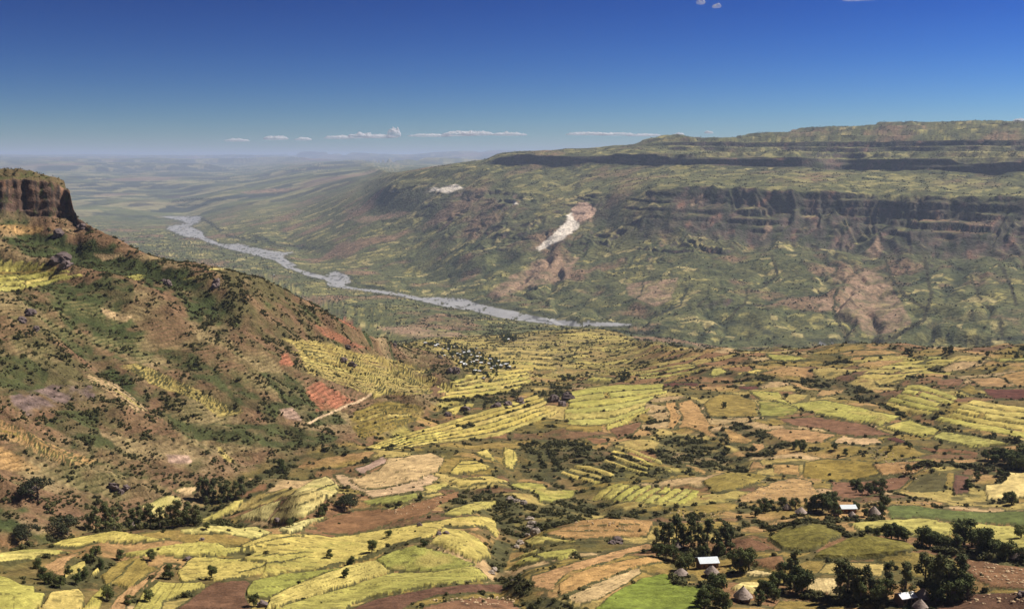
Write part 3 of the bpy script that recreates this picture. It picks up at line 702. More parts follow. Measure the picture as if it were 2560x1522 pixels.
# --- painted cover of the hill, the valley and the escarpment
for line in PAINT.strip().splitlines():
    (kd, den), poly = parse(line, 2)
    den = float(den)
    xs = [p[0] for p in poly]; ys = [p[1] for p in poly]
    near_p = np.mean(ys) > 860 or np.mean(xs) < 930 and np.mean(ys) > 560 or (np.mean(xs) < 260)
    sel = SEEN & (UW > min(xs) - 20) & (UW < max(xs) + 20) & (VW > min(ys) - 14) & (VW < max(ys) + 14)
    sel &= (RR < 2600) if near_p else (RR > 1900)
    ii = np.nonzero(sel)
    if len(ii[0]) == 0: continue
    jx = (1.0 if not near_p else 2.2)
    pu = U[ii] + (wu[ii] * jx if near_p else 7 * lf[ii] + 4 * lff[ii]); pv = V[ii] + (wv[ii] * jx if near_p else 3 * lf[ii] + 2 * lff[ii])
    ins = inpoly(pu, pv, poly)
    di = polydist(pu, pv, poly, True)
    w = np.where(ins, 1.0, 0) * sstep(0, 5, di)
    if kd == 'ero': w *= 0.5 + 0.5 * sstep(-0.25, 0.2, lff[ii] + 0.5 * lf[ii])
    if kd not in ('white', 'pink'): w *= np.clip(0.55 + 0.45 * sstep(-0.3, 0.15, n2[ii] if near_p else lf[ii]), 0, 1)
    c = cc(kd)[None] * (1 + 0.25 * n2[ii][:, None] + 0.2 * nf[ii][:, None])
    if kd == 'rock': c = c * (1 + 0.9 * fbm(X[ii] / 5, Y[ii] / 5 + Z[ii] / 2, 3)[:, None]); w *= sstep(-0.3, 0.1, n2[ii])
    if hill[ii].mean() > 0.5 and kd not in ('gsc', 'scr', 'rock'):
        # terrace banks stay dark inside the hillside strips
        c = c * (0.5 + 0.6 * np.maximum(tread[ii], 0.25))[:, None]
    C[ii] = C[ii] * (1 - w[:, None]) + c * w[:, None]
    if near_p:
        DEN[ii] = DEN[ii] * (1 - w) + den * w
    else:
        DENF[ii] *= (1 - w)

# --- fields of the near slope
STRIPS = '''
CM yel 6 .16 900,1120 1000,1088 1100,1058 1200,1030 1300,1000 1385,975 | 960,1128 1060,1112 1170,1100 1240,1095 1330,1060 1400,1030
CM ygl 7 .10 1400,985 1480,968 1560,962 1690,960 | 1400,1075 1480,1082 1545,1072 1640,1015
CM yel 3 .40 1433,1160 1480,1165 1540,1190 | 1400,1183 1440,1205 1490,1212
CM yel 4 .55 1525,1108 1590,1125 1660,1155 | 1500,1160 1560,1180 1620,1195
RM ygl 9 .20 1468,1254 1505,1225 1545,1207 | 1715,1262 1745,1240 1760,1221
HT dyel 12 .38 700,848 800,860 900,885 1000,905 1100,925 | 775,935 850,965 930,990 1010,990 1090,985
CM yel 5 .28 1090,965 1180,940 1280,925 1350,915 | 1085,1000 1170,995 1260,985 1330,965
CM dyel 4 .40 1210,880 1290,872 1380,880 | 1230,915 1310,925 1420,930
RM yel 5 .10 2417,995 2480,1008 2640,1026 | 2330,1048 2430,1072 2560,1098
RM ygl 5 .16 2260,963 2310,963 2403,997 | 2201,1013 2270,1035 2330,1038
HT ygl 6 .30 -60,655 60,655 130,662 | -60,735 60,728 210,690
RM yel 4 .2 2230,905 2330,898 2430,895 | 2110,945 2200,950 2290,935
CM ygl 3 .40 1560,935 1640,920 1740,905 | 1600,950 1680,945 1760,930
HT dyel 7 .42 294,915 346,906 433,945 541,997 614,1031 | 330,930 389,967 450,985 498,1005 545,1044
HT ptan 5 .40 203,928 242,941 303,967 381,1031 | 220,950 268,978 310,1010 346,1030
HT tan 6 .45 -60,1035 52,1066 151,1122 242,1148 | -60,1080 40,1105 110,1145 208,1170
HT oli 7 .45 880,1030 960,1003 1060,1018 | 890,1105 960,1085 1045,1052
'''
_sx = []
for line in STRIPS.strip().splitlines():
    h_, t_ = line.split('|')
    (grp, kd, n_, gap), pa = parse(h_, 4)
    pb = parse(t_, 0)[1]
    n_ = int(n_); gap = float(gap)
    m_ = min(len(pa), len(pb))
    ta = np.linspace(0, 1, 9)
    A_ = np.stack([np.interp(ta, np.linspace(0, 1, len(pa)), [p[q] for p in pa]) for q in (0, 1)], -1)
    B_ = np.stack([np.interp(ta, np.linspace(0, 1, len(pb)), [p[q] for p in pb]) for q in (0, 1)], -1)
    for i in range(n_):
        g0 = i / n_; g1 = (i + 1 - gap * random.uniform(0.7, 1.3)) / n_
        e0 = random.uniform(0, 0.12); e1 = 1 - random.uniform(0, 0.14)
        cuts = [(e0, e1)] if random.random() < 0.7 else [(e0, 0.46), (0.52, e1)]
        for c0, c1 in cuts:
            tt = np.linspace(c0, c1, 6)
            def at_(g): return [(float(np.interp(q, ta, A_[:, 0] * (1 - g) + B_[:, 0] * g)), float(np.interp(q, ta, A_[:, 1] * (1 - g) + B_[:, 1] * g))) for q in tt]
            k2 = kd if random.random() < 0.75 else random.choice(['yel', 'ygl', 'dyel', 'oli'] if kd in ('yel', 'ygl') else ['dyel', 'oli', kd])
            _sx.append(grp + ' ' + k2 + ' ' + ' '.join('%.0f,%.0f' % p for p in at_(g0) + at_(g1)[::-1]))
FID = np.zeros((NR, NC), np.int32)
FMETA = []
for line in FIELDS.strip().splitlines() + _sx:
    (grp, kd), poly = parse(line, 2)
    xs = [p[0] for p in poly]; ys = [p[1] for p in poly]
    sel = SEEN & (RR < 2600) & (U > min(xs) - 14) & (U < max(xs) + 14) & (V > min(ys) - 10) & (V < max(ys) + 10)
    ii = np.nonzero(sel)
    if len(ii[0]) == 0: continue
    ins = inpoly(UW[ii], VW[ii], poly)
    if ins.sum() < 12: continue
    FMETA.append((grp, kd, poly))
    fid = len(FMETA)
    di = polydist(UW[ii], VW[ii], poly, True)
    kk = tuple(a[ins] for a in ii)
    FID[kk] = fid
    base = cc(kd) * (1 + 0.16 * (random.random() - 0.5)) * np.array((1 + 0.08 * (random.random() - 0.5), 1, 1 + 0.2 * (random.random() - 0.5)))
    # direction of ploughing: along the longest side of the field
    best = max(range(len(poly)), key=lambda q: math.dist(poly[q], poly[(q + 1) % len(poly)]))
    (ax, ay), (bx, by) = poly[best], poly[(best + 1) % len(poly)]
    L = math.hypot(bx - ax, by - ay) + 1e-6
    dx, dy = (bx - ax) / L, (by - ay) / L
    al = U[kk] * dx + V[kk] * dy; ac = -U[kk] * dy + V[kk] * dx
    st = fbm(al / 70 + fid, ac / 5.5, 3)
    rws = fbm(al / 26 + 3, ac / 2.6 + fid, 2)
    c = base[None] * (1 + 0.34 * st[:, None] + 0.30 * n2[kk][:, None] + 0.34 * nf[kk][:, None] + 0.34 * rws[:, None])
    if kd in ('yel', 'ygl', 'pal', 'grn'):
        gr = sstep(0.05, 0.45, n1[kk] + 0.5 * st)[:, None]
        c = c * (1 - gr * 0.6) + np.array((0.25, 0.24, 0.06))[None] * gr * 0.6
        tn = sstep(0.2, 0.5, -n1[kk] + 0.4 * n2[kk])[:, None]
        c = c * (1 - tn * 0.5) + np.array((0.40, 0.29, 0.10))[None] * tn * 0.5
    if kd == 'sorg':
        c = c * (1 + 0.5 * perlin(X[kk] / 1.6, Y[kk] / 1.6)[:, None])
    C[kk] = c
    DEN[kk] = 0.05 if kd not in ('tan', 'ptan', 'brn', 'oli') else 0.14
    Z[kk] += (GROW.get(kd, 0.0) + 0.5 * random.random()) * sstep(0.0, 3.0, di[ins])
    # low banks between the strips of the field
    if line not in _sx and kd in ('yel', 'ygl', 'pal', 'dyel', 'tan', 'ptan', 'grn', 'oli'):
        spc = random.uniform(9, 15) * (1.0 if ys[0] > 1250 else 0.7)
        fr = (ac + 5 * fbm(al / 45 + fid, ac / 40, 3)) / spc
        fr = fr - np.floor(fr)
        lb_ = (fr < 0.13) & (fbm(al / 38 + 2 * fid, ac / 9, 2) > (-0.05 if kd in ('yel', 'pal', 'ygl') else 0.1))
        kl = tuple(a[lb_] for a in kk)
        C[kl] = C[kl] * 0.25 + np.array((0.085, 0.075, 0.028))[None] * 0.75
        DEN[kl] = 0.3
    # overgrown bank along the border
    bw = (2.0 + 1.5 * n2[ii]) if line not in _sx else (0.7 + 1.2 * n2[ii])
    bk = (di < bw) & (nf[ii] + n2[ii] > -0.25)
    kb = tuple(a[bk] for a in ii)
    C[kb] = np.array((0.075, 0.068, 0.026))[None] * (1 + 0.4 * nf[kb][:, None])
    DEN[kb] = 1.5 if line not in _sx else 0.9
    FID[kb] = 0
for line in BANKS.strip().splitlines():
    (wd,), pl = parse(line, 1)
    wd = float(wd)
    xs = [p[0] for p in pl]; ys = [p[1] for p in pl]
    fa = np.mean(ys) < 850
    sel = SEEN & (U > min(xs) - 14) & (U < max(xs) + 14) & (V > min(ys) - 10) & (V < max(ys) + 10)
    sel &= (RR > 1900) if fa else (RR < 2600)
    ii = np.nonzero(sel)
    di = polydist(UW[ii], VW[ii], pl, False) if not fa else polydist(U[ii] + 8 * lf[ii], V[ii] + 3 * lf[ii], pl, False)
    bk = (di < wd * (1.1 if fa else 0.75) * (1 + 0.8 * n2[ii])) & (nf[ii] > -0.5)
    kb = tuple(a[bk] for a in ii)
    C[kb] = np.array((0.075, 0.068, 0.026))[None] * (0.6 if fa else 1.0) * (1 + 0.4 * nf[kb][:, None])
    if fa:
        DENF[kb] += 0.5
    if not fa:
        DEN[kb] = 1.6 if wd < 4 else (3.0 if wd < 7 else 9.0)
        Z[kb] += 0.25
    FID[kb] = 0

# --- river and path
def river_px(u):   # centre line and half widths read from the photograph: (u, v, half height)
    return 0
DARKS = '''
9 1190,752 1260,764 1330,778 1400,792 1450,797
6 875,690 900,712 960,722
7 505,548 530,560 570,590 640,604
8 632,588 665,600 690,612 760,620 800,618
7 1500,822 1600,812 1700,822 1760,836
9 1500,826 1560,830 1650,832
12 1780,820 1840,806 1900,818 1940,842
10 2380,856 2460,848 2570,844
8 2020,848 2100,852 2180,858
6 1640,790 1700,760 1720,720
5 430,505 480,498 560,500
4 450,515 520,512
'''
for line in DARKS.strip().splitlines():
    (wd,), pl = parse(line, 1); wd = float(wd)
    xs = [p[0] for p in pl]; ys = [p[1] for p in pl]
    sel = SEEN & (RR > 1900) & (U > min(xs) - 20) & (U < max(xs) + 20) & (V > min(ys) - 16) & (V < max(ys) + 16)
    ii = np.nonzero(sel)
    di = polydist(U[ii] + wu[ii] * 2, V[ii] + wv[ii] * 1.5, pl, False)
    w = (1 - sstep(wd * 0.3, wd * 0.8, di)) * sstep(-0.35, 0.1, lf[ii] + 0.15)
    C[ii] = C[ii] * (1 - 0.85 * w[:, None]) + np.array((0.034, 0.040, 0.022))[None] * 0.85 * w[:, None]
    DENF[ii] += 0.35 * w
RIVER = [(400, 541), (440, 541), (505, 541), (498, 556), (470, 566), (500, 575), (510, 590), (508, 598), (462, 592), (418, 573), (422, 566), (470, 560), (455, 552)]
RIVER2 = [(545, 612), (600, 610), (650, 622), (690, 630), (733, 630), (706, 644), (742, 664), (718, 672), (690, 652), (630, 636), (570, 622)]
RIVER3 = [(818, 715), (820, 690), (838, 676), (870, 690), (876, 706), (862, 714), (905, 722), (960, 727), (1010, 735), (1060, 745), (1110, 744), (1165, 748), (1185, 757), (1250, 771), (1320, 786), (1380, 798), (1440, 803), (1500, 806), (1580, 809), (1580, 813), (1500, 815), (1420, 815), (1340, 806), (1290, 800), (1250, 794), (1180, 776), (1110, 766), (1060, 754), (1000, 740), (930, 730), (870, 722)]
RIVER4 = [(2395, 873), (2450, 871), (2450, 876), (2400, 878)]
RIVER5 = [(2040, 862), (2060, 858), (2110, 868), (2125, 874), (2080, 876)]
RIV = np.zeros((NR, NC), bool)
RIVER6 = [(495, 590), (512, 592), (552, 610), (548, 615), (505, 600)]
RIVER7 = [(716, 668), (730, 667), (770, 680), (826, 694), (822, 702), (764, 688)]
for poly in (RIVER, RIVER2, RIVER3, RIVER4, RIVER5, RIVER6, RIVER7):
    xs = [p[0] for p in poly]; ys = [p[1] for p in poly]
    sel = (RR > 2000) & (RR < 9000) & (U > min(xs) - 10) & (U < max(xs) + 10) & (V > min(ys) - 8) & (V < max(ys) + 8) & SEEN
    ii = np.nonzero(sel)
    ins = inpoly(U[ii] + 7 * lff[ii] + 9 * lf[ii], V[ii] + 2.2 * lff[ii] + 2.5 * lf[ii], poly) & ((lff[ii] + lf[ii]) > -0.42)
    RIV[tuple(a[ins] for a in ii)] = True
C[RIV] = np.array((0.285, 0.285, 0.30)) * (1 + 0.15 * lf[RIV][:, None])
brd = np.abs(fbm(X / 120 + 2, Y / 200, 3))[RIV]
C[RIV] = C[RIV] * (1 - 0.62 * (1 - sstep(0.015, 0.05, brd)))[:, None]
shore = blur(RIV.astype(float), 2); shore = (shore > 0.02) & ~RIV
C[shore] = C[shore] * 0.45 + np.array((0.10, 0.10, 0.05)) * 0.3
DENF[RIV] = 0
DEN[RIV] = 0
PATH = [(775, 1058), (810, 1040), (850, 1022), (880, 1008), (905, 1000), (930, 985)]
sel = SEEN & (RR < 1200) & (U > 760) & (U < 945) & (V > 970) & (V < 1075)
ii = np.nonzero(sel)
di = polydist(U[ii] + wu[ii], V[ii] + wv[ii], PATH, False)
pk = tuple(a[di < 2.6] for a in ii)
PTH = np.zeros((NR, NC), bool); PTH[pk] = True
C[pk] = np.array((0.50, 0.36, 0.22))[None]; DEN[pk] = 0
C = np.clip(C, 0.012, 0.8)

# ------------------------------------------------------------------ materials
def new_mat(name):
    m = bpy.data.materials.new(name); m.use_nodes = True
    nt = m.node_tree; b = nt.nodes['Principled BSDF']
    b.inputs['Roughness'].default_value = 0.95
    b.inputs['Specular IOR Level'].default_value = 0.12
    return m, nt, b

def ground_mat(name, s1, s2, amt, bump):
    m, nt, b = new_mat(name)
    at = nt.nodes.new('ShaderNodeAttribute'); at.attribute_name = 'Col'
    ge = nt.nodes.new('ShaderNodeNewGeometry')
    a = nt.nodes.new('ShaderNodeTexNoise'); a.inputs['Scale'].default_value = s1; a.inputs['Detail'].default_value = 4
    c = nt.nodes.new('ShaderNodeTexNoise'); c.inputs['Scale'].default_value = s2; c.inputs['Detail'].default_value = 3
    nt.links.new(ge.outputs['Position'], a.inputs['Vector']); nt.links.new(ge.outputs['Position'], c.inputs['Vector'])
    ad = nt.nodes.new('ShaderNodeMath'); ad.operation = 'ADD'
    nt.links.new(a.outputs['Fac'], ad.inputs[0]); nt.links.new(c.outputs['Fac'], ad.inputs[1])
    mr = nt.nodes.new('ShaderNodeMapRange')
    mr.inputs['From Min'].default_value = 0.6; mr.inputs['From Max'].default_value = 1.4
    mr.inputs['To Min'].default_value = 1 - amt; mr.inputs['To Max'].default_value = 1 + amt
    nt.links.new(ad.outputs[0], mr.inputs['Value'])
    mx = nt.nodes.new('ShaderNodeVectorMath'); mx.operation = 'SCALE'
    nt.links.new(at.outputs['Color'], mx.inputs[0]); nt.links.new(mr.outputs[0], mx.inputs['Scale'])
    nt.links.new(mx.outputs[0], b.inputs['Base Color'])
    bp = nt.nodes.new('ShaderNodeBump'); bp.inputs['Strength'].default_value = 0.8; bp.inputs['Distance'].default_value = bump
    nt.links.new(ad.outputs[0], bp.inputs['Height']); nt.links.new(bp.outputs[0], b.inputs['Normal'])
    return m
M_NEAR = ground_mat('soil', 0.9, 0.2, 0.5, 0.6)
M_CROP = ground_mat('crop', 1.3, 0.16, 0.42, 0.5)
M_HILL = ground_mat('hillside_earth', 0.7, 0.12, 0.55, 0.9)
M_FAR = ground_mat('valley_earth', 0.10, 0.02, 0.5, 6.0)
M_PLAIN = ground_mat('plain_earth', 0.02, 0.004, 0.3, 6.0)
M_RIVER = ground_mat('river_gravel', 0.05, 0.012, 0.16, 0.2)

# ------------------------------------------------------------------ split the grid into pieces
VERT = np.stack([X, Y, Z], -1).reshape(-1, 3)
CF = np.concatenate([C, np.ones((NR, NC, 1))], -1).reshape(-1, 4)
ri, ci = np.meshgrid(np.arange(NR - 1), np.arange(NC - 1), indexing='ij')
q0 = (ri * NC + ci).reshape(-1)
FACES = np.stack([q0, q0 + 1, q0 + NC + 1, q0 + NC], -1)
fidf = FID[:-1, :-1].reshape(-1)
rivf = RIV[:-1, :-1].reshape(-1)
pthf = PTH[:-1, :-1].reshape(-1)
hillf = hill[:-1, :-1].reshape(-1) > 0.5
sf = S[:-1, :-1].reshape(-1)
rf = RR[:-1, :-1].reshape(-1); af = AA[:-1, :-1].reshape(-1)
LAB = np.zeros(len(FACES), np.int32)
LAB[sf >= IDX['L'] + 0.0] = 2
LAB[(sf >= IDX['O']) & (af > -0.13)] = 3
LAB[(sf >= IDX['O']) & (af <= -0.13)] = 2
LAB[(rf > 8500)] = 4
LAB[hillf | ((sf < IDX['M']) & (sf > IDX['I']) & (af < -0.14))] = 1
LAB[(sf >= IDX['M']) & (LAB == 1)] = 2
LAB[rivf] = 5
LAB[pthf] = 6
LAB[(fidf > 0) & ~rivf] = 100 + fidf[(fidf > 0) & ~rivf]

def mesh_from(name, verts, faces, cols=None, mat=None, smooth=True):
    me = bpy.data.meshes.new(name)
    n = len(verts); k = faces.shape[1]
    me.vertices.add(n); me.vertices.foreach_set('co', np.ascontiguousarray(verts, np.float32).reshape(-1))
    me.loops.add(faces.size); me.loops.foreach_set('vertex_index', np.ascontiguousarray(faces, np.int32).reshape(-1))
    me.polygons.add(len(faces))
    me.polygons.foreach_set('loop_start', np.arange(0, faces.size, k, dtype=np.int32))
    me.polygons.foreach_set('loop_total', np.full(len(faces), k, np.int32))
    me.polygons.foreach_set('use_smooth', np.full(len(faces), smooth, bool))
    me.update(calc_edges=True)
    if cols is not None:
        at = me.color_attributes.new('Col', 'FLOAT_COLOR', 'POINT')
        at.data.foreach_set('color', np.ascontiguousarray(cols, np.float32).reshape(-1))
    if mat is not None: me.materials.append(mat)
    return me
def link(name, me, parent=None, loc=None):
    o = bpy.data.objects.new(name, me); COL.objects.link(o)
    if parent is not None: o.parent = parent
    if loc is not None: o.location = loc
    return o
def tag(o, label=None, cat=None, group=None, kind=None):
    if label: o['label'] = label
    if cat: o['category'] = cat
    if group: o['group'] = group
    if kind: o['kind'] = kind
    return o

def piece(name, lab, mat):
    fs = FACES[LAB == lab]
    if len(fs) == 0: return None
    ids, inv = np.unique(fs, return_inverse=True)
    return link(name, mesh_from(name, VERT[ids], inv.reshape(fs.shape), CF[ids], mat))
STRUCT = [(0, 'near_slope', M_NEAR, 'scrubby brown slope between the small crop fields'),
          (1, 'hillside', M_HILL, 'brown terraced hillside dotted with shrubs below a dark cliff'),
          (2, 'valley_floor', M_FAR, 'green valley floor along the grey river'),
          (3, 'escarpment', M_FAR, 'layered green escarpment with dark cliff bands beyond the river'),
          (4, 'plain', M_PLAIN, 'distant hazy plain of pale fields'),
          (5, 'river', M_RIVER, 'wide grey braided river bed on the valley floor'),
          (6, 'path', M_HILL, 'pale footpath crossing the red slope')]
for lab, nm, mt, lb in STRUCT:
    o = piece(nm, lab, mt)
    if o: tag(o, lb, None, None, 'structure')
KTXT = {'yel': 'ripe yellow', 'ygl': 'yellow-green', 'pal': 'pale yellow', 'grn': 'green', 'dgr': 'dark green grass', 'lawn': 'bright green grass',
        'tan': 'tan stubble', 'ptan': 'pale stony', 'brn': 'brown ploughed', 'dbr': 'dark brown ploughed', 'dred': 'dark red ploughed', 'oli': 'olive grassy',
        'doli': 'dark olive', 'sorg': 'mottled olive tall-crop', 'straw': 'bright straw', 'pink': 'pinkish bare', 'dyel': 'dull straw-yellow'}
GTXT = {'NW': 'on the near rise below the shrubby ravine', 'HB': 'at the foot of the terraced hillside', 'CT': 'beyond the crest between the two ravines',
        'CF': 'on the rounded yellow rise beside the rocky ravine', 'CR': 'between the rocky ravine and the farm compound', 'RB': 'around the thatched farm compounds',
        'RM': 'on the broad brown shelf above the valley', 'CM': 'on the scrubby slope below the village', 'HT': 'terraced into the brown hillside'}
for i, (grp, kd, poly) in enumerate(FMETA):
    o = piece('field', 101 + i, M_CROP)
    if o: tag(o, f'{KTXT[kd]} field {GTXT[grp]}', None, f'fields {GTXT[grp]}', 'structure')

# ------------------------------------------------------------------ haze
def box_mesh(name, lo, hi):
    v = np.array([(x, y, z) for x in (lo[0], hi[0]) for y in (lo[1], hi[1]) for z in (lo[2], hi[2])], float)
    f = np.array([(0, 1, 3, 2), (4, 6, 7, 5), (0, 4, 5, 1), (2, 3, 7, 6), (0, 2, 6, 4), (1, 5, 7, 3)])
    return mesh_from(name, v, f, None, None, False)
zlo, zhi = float(Z.min()) - 1.5, float(Z.max()) + 40
hz = link('haze', box_mesh('haze', (-46000, -3000, zlo), (46000, 72000, zhi)))
tag(hz, 'thin blue haze filling the valley', None, None, 'stuff')
hm = bpy.data.materials.new('haze'); hm.use_nodes = True
hm.node_tree.nodes.clear()
pv = hm.node_tree.nodes.new('ShaderNodeVolumePrincipled')
pv.inputs['Color'].default_value = (0.55, 0.68, 1.0, 1)
pv.inputs['Density'].default_value = 4.3e-5
pv.inputs['Anisotropy'].default_value = 0.1
ho = hm.node_tree.nodes.new('ShaderNodeOutputMaterial')
hm.node_tree.links.new(pv.outputs[0], ho.inputs['Volume'])
hz.data.materials.append(hm)

# ================================================================== objects
def ground_px(u, v):
    """terrain point seen at a pixel of the photograph"""
    a, _ = az_el(u, v)
    c = int(np.argmin(np.abs(AZ - float(a))))
    vv = V[:, c]; ok = np.nonzero(SEEN[:, c] & (RR[:, c] > 240))[0]
    h = ok[vv[ok] <= v]
    j = h[0] if len(h) else ok[-1]
    r = RR[j, c]
    return r * math.sin(float(a)), r * math.cos(float(a)), float(Z[j, c])
def ground_xy(x, y):
    a = math.atan2(x, y); r = math.hypot(x, y)
    c = int(np.argmin(np.abs(AZ - a)))
    j = int(np.clip(np.searchsorted(RR[:, c], r), 1, NR - 1))
    r0, r1 = RR[j - 1, c], RR[j, c]
    t = (r - r0) / max(r1 - r0, 1e-6)
    return float(Z[j - 1, c] * (1 - t) + Z[j, c] * t)

# ------------------------------------------------------------------ foliage materials and meshes
def leaf_mat(name, c1, c2, rnd=0.5):
    m, nt, b = new_mat(name)
    oi = nt.nodes.new('ShaderNodeObjectInfo')
    ge = nt.nodes.new('ShaderNodeNewGeometry')
    nz = nt.nodes.new('ShaderNodeTexNoise'); nz.inputs['Scale'].default_value = 0.9; nz.inputs['Detail'].default_value = 2
    nt.links.new(ge.outputs['Position'], nz.inputs['Vector'])
    ad = nt.nodes.new('ShaderNodeMath'); ad.operation = 'MULTIPLY_ADD'
    nt.links.new(oi.outputs['Random'], ad.inputs[0]); ad.inputs[1].default_value = rnd
    nt.links.new(nz.outputs['Fac'], ad.inputs[2])
    mr = nt.nodes.new('ShaderNodeMapRange'); mr.inputs['From Min'].default_value = 0.3; mr.inputs['From Max'].default_value = 0.7 + rnd
    nt.links.new(ad.outputs[0], mr.inputs['Value'])
    mx = nt.nodes.new('ShaderNodeMix'); mx.data_type = 'RGBA'
    mx.inputs['A'].default_value = (*c1, 1); mx.inputs['B'].default_value = (*c2, 1)
    nt.links.new(mr.outputs[0], mx.inputs['Factor'])
    nt.links.new(mx.outputs['Result'], b.inputs['Base Color'])
    b.inputs['Roughness'].default_value = 0.8
    return m
def plain_mat(name, c, var=0.25, scale=3.0, rough=0.9, bump=0.03, metal=0.0):
    m, nt, b = new_mat(name)
    nz = nt.nodes.new('ShaderNodeTexNoise'); nz.inputs['Scale'].default_value = scale; nz.inputs['Detail'].default_value = 5
    tc = nt.nodes.new('ShaderNodeTexCoord'); nt.links.new(tc.outputs['Object'], nz.inputs['Vector'])
    oi = nt.nodes.new('ShaderNodeObjectInfo')
    ad = nt.nodes.new('ShaderNodeMath'); ad.operation = 'MULTIPLY_ADD'
    nt.links.new(oi.outputs['Random'], ad.inputs[0]); ad.inputs[1].default_value = 0.35; nt.links.new(nz.outputs['Fac'], ad.inputs[2])
    mr = nt.nodes.new('ShaderNodeMapRange'); mr.inputs['From Min'].default_value = 0.3; mr.inputs['From Max'].default_value = 1.05
    mr.inputs['To Min'].default_value = 1 - var; mr.inputs['To Max'].default_value = 1 + var
    nt.links.new(ad.outputs[0], mr.inputs['Value'])
    mx = nt.nodes.new('ShaderNodeVectorMath'); mx.operation = 'SCALE'; mx.inputs[0].default_value = c
    nt.links.new(mr.outputs[0], mx.inputs['Scale']); nt.links.new(mx.outputs[0], b.inputs['Base Color'])
    b.inputs['Roughness'].default_value = rough; b.inputs['Metallic'].default_value = metal
    bp = nt.nodes.new('ShaderNodeBump'); bp.inputs['Distance'].default_value = bump
    nt.links.new(nz.outputs['Fac'], bp.inputs['Height']); nt.links.new(bp.outputs[0], b.inputs['Normal'])
    return m
M_SHRUB = leaf_mat('shrub_leaves', (0.034, 0.042, 0.015), (0.140, 0.128, 0.048), 0.9)
M_EUC = leaf_mat('eucalyptus_leaves', (0.042, 0.054, 0.020), (0.150, 0.155, 0.058), 0.5)
M_BROAD = leaf_mat('broad_leaves', (0.040, 0.056, 0.018), (0.130, 0.145, 0.045), 0.6)
M_ACA = leaf_mat('acacia_leaves', (0.030, 0.036, 0.018), (0.070, 0.075, 0.034), 0.3)
M_BARK = plain_mat('bark', (0.16, 0.13, 0.10), 0.35, 2.0)
M_STONE = plain_mat('stone', (0.50, 0.36, 0.22), 0.3, 1.5)
M_BOULD = plain_mat('boulder_rock', (0.150, 0.115, 0.110), 0.4, 0.5, 0.95, 0.3)
M_PALER = plain_mat('pale_rock', (0.36, 0.30, 0.25), 0.4, 0.5, 0.95, 0.3)

def leaf_cloud(blobs, n, size, r, flat=0.75, shell=0.55):
    """n small leaf faces spread through ellipsoid blobs [(cx,cy,cz,rx,ry,rz)]"""
    B = np.array(blobs, float)
    vol = B[:, 3] * B[:, 4] * B[:, 5]
    pick = r.choice(len(B), n, p=vol / vol.sum())
    d = r.normal(size=(n, 3)); d /= np.linalg.norm(d, axis=1)[:, None]
    rad = shell + (1 - shell) * r.random(n) ** 0.6
    rad *= 1 + 0.16 * r.normal(size=n)
    P = B[pick, :3] + d * rad[:, None] * B[pick, 3:]
    nrm = d * flat + r.normal(size=(n, 3)) * 0.45 + np.array((0, 0, 0.25))
    nrm /= np.linalg.norm(nrm, axis=1)[:, None]
    t = np.cross(nrm, r.normal(size=(n, 3))); t /= np.linalg.norm(t, axis=1)[:, None]
    b = np.cross(nrm, t)
    s = size * (0.6 + 0.8 * r.random(n))[:, None]
    e = 0.55 + 0.5 * r.random(n)[:, None]
    q = np.stack([P - t * s, P - b * s * e, P + t * s, P + b * s * e], 1).reshape(-1, 3)
    f = np.arange(4 * n).reshape(n, 4)
    return q, f
def tube(path, radii, seg=6):
    vs_, fs = [], []
    P = np.array(path, float)
    for i, p in enumerate(P):
        d = P[min(i + 1, len(P) - 1)] - P[max(i - 1, 0)]; d /= np.linalg.norm(d)
        a = np.cross(d, (0.3, 1, 0.1)); a /= np.linalg.norm(a); b = np.cross(d, a)
        for k in range(seg):
            th = 2 * math.pi * k / seg
            vs_.append(p + radii[i] * (a * math.cos(th) + b * math.sin(th)))
    for i in range(len(P) - 1):
        for k in range(seg):
            fs.append((i * seg + k, i * seg + (k + 1) % seg, (i + 1) * seg + (k + 1) % seg, (i + 1) * seg + k))
    return np.array(vs_), np.array(fs)
def join(parts):
    vv, ff, o = [], [], 0
    for v, f in parts:
        vv.append(v); ff.append(f + o); o += len(v)
    return np.concatenate(vv), np.concatenate(ff)

# shrubs: unit size (about 2 m across at scale 1)
SHRUBS = []
for i in range(6):
    r = np.random.default_rng(100 + i)
    bl = [(0, 0, 0.55, 0.75, 0.75, 0.6)]
    for k in range(r.integers(3, 6)):
        a = r.random() * 6.28; q = 0.35 + 0.4 * r.random()
        bl.append((q * math.cos(a), q * math.sin(a), 0.3 + 0.6 * r.random(), 0.3 + 0.3 * r.random(), 0.3 + 0.3 * r.random(), 0.25 + 0.3 * r.random()))
    lv = leaf_cloud(bl, 150, 0.20, r)
    st = [tube([(0, 0, -0.25), (0.1 * r.normal(), 0.1 * r.normal(), 0.3), (0.3 * r.normal(), 0.3 * r.normal(), 0.7)], [0.07, 0.05, 0.02], 4) for _ in range(3)]
    v, f = join([lv] + st)
    SHRUBS.append(mesh_from('shrub', v, f, None, M_SHRUB, False))

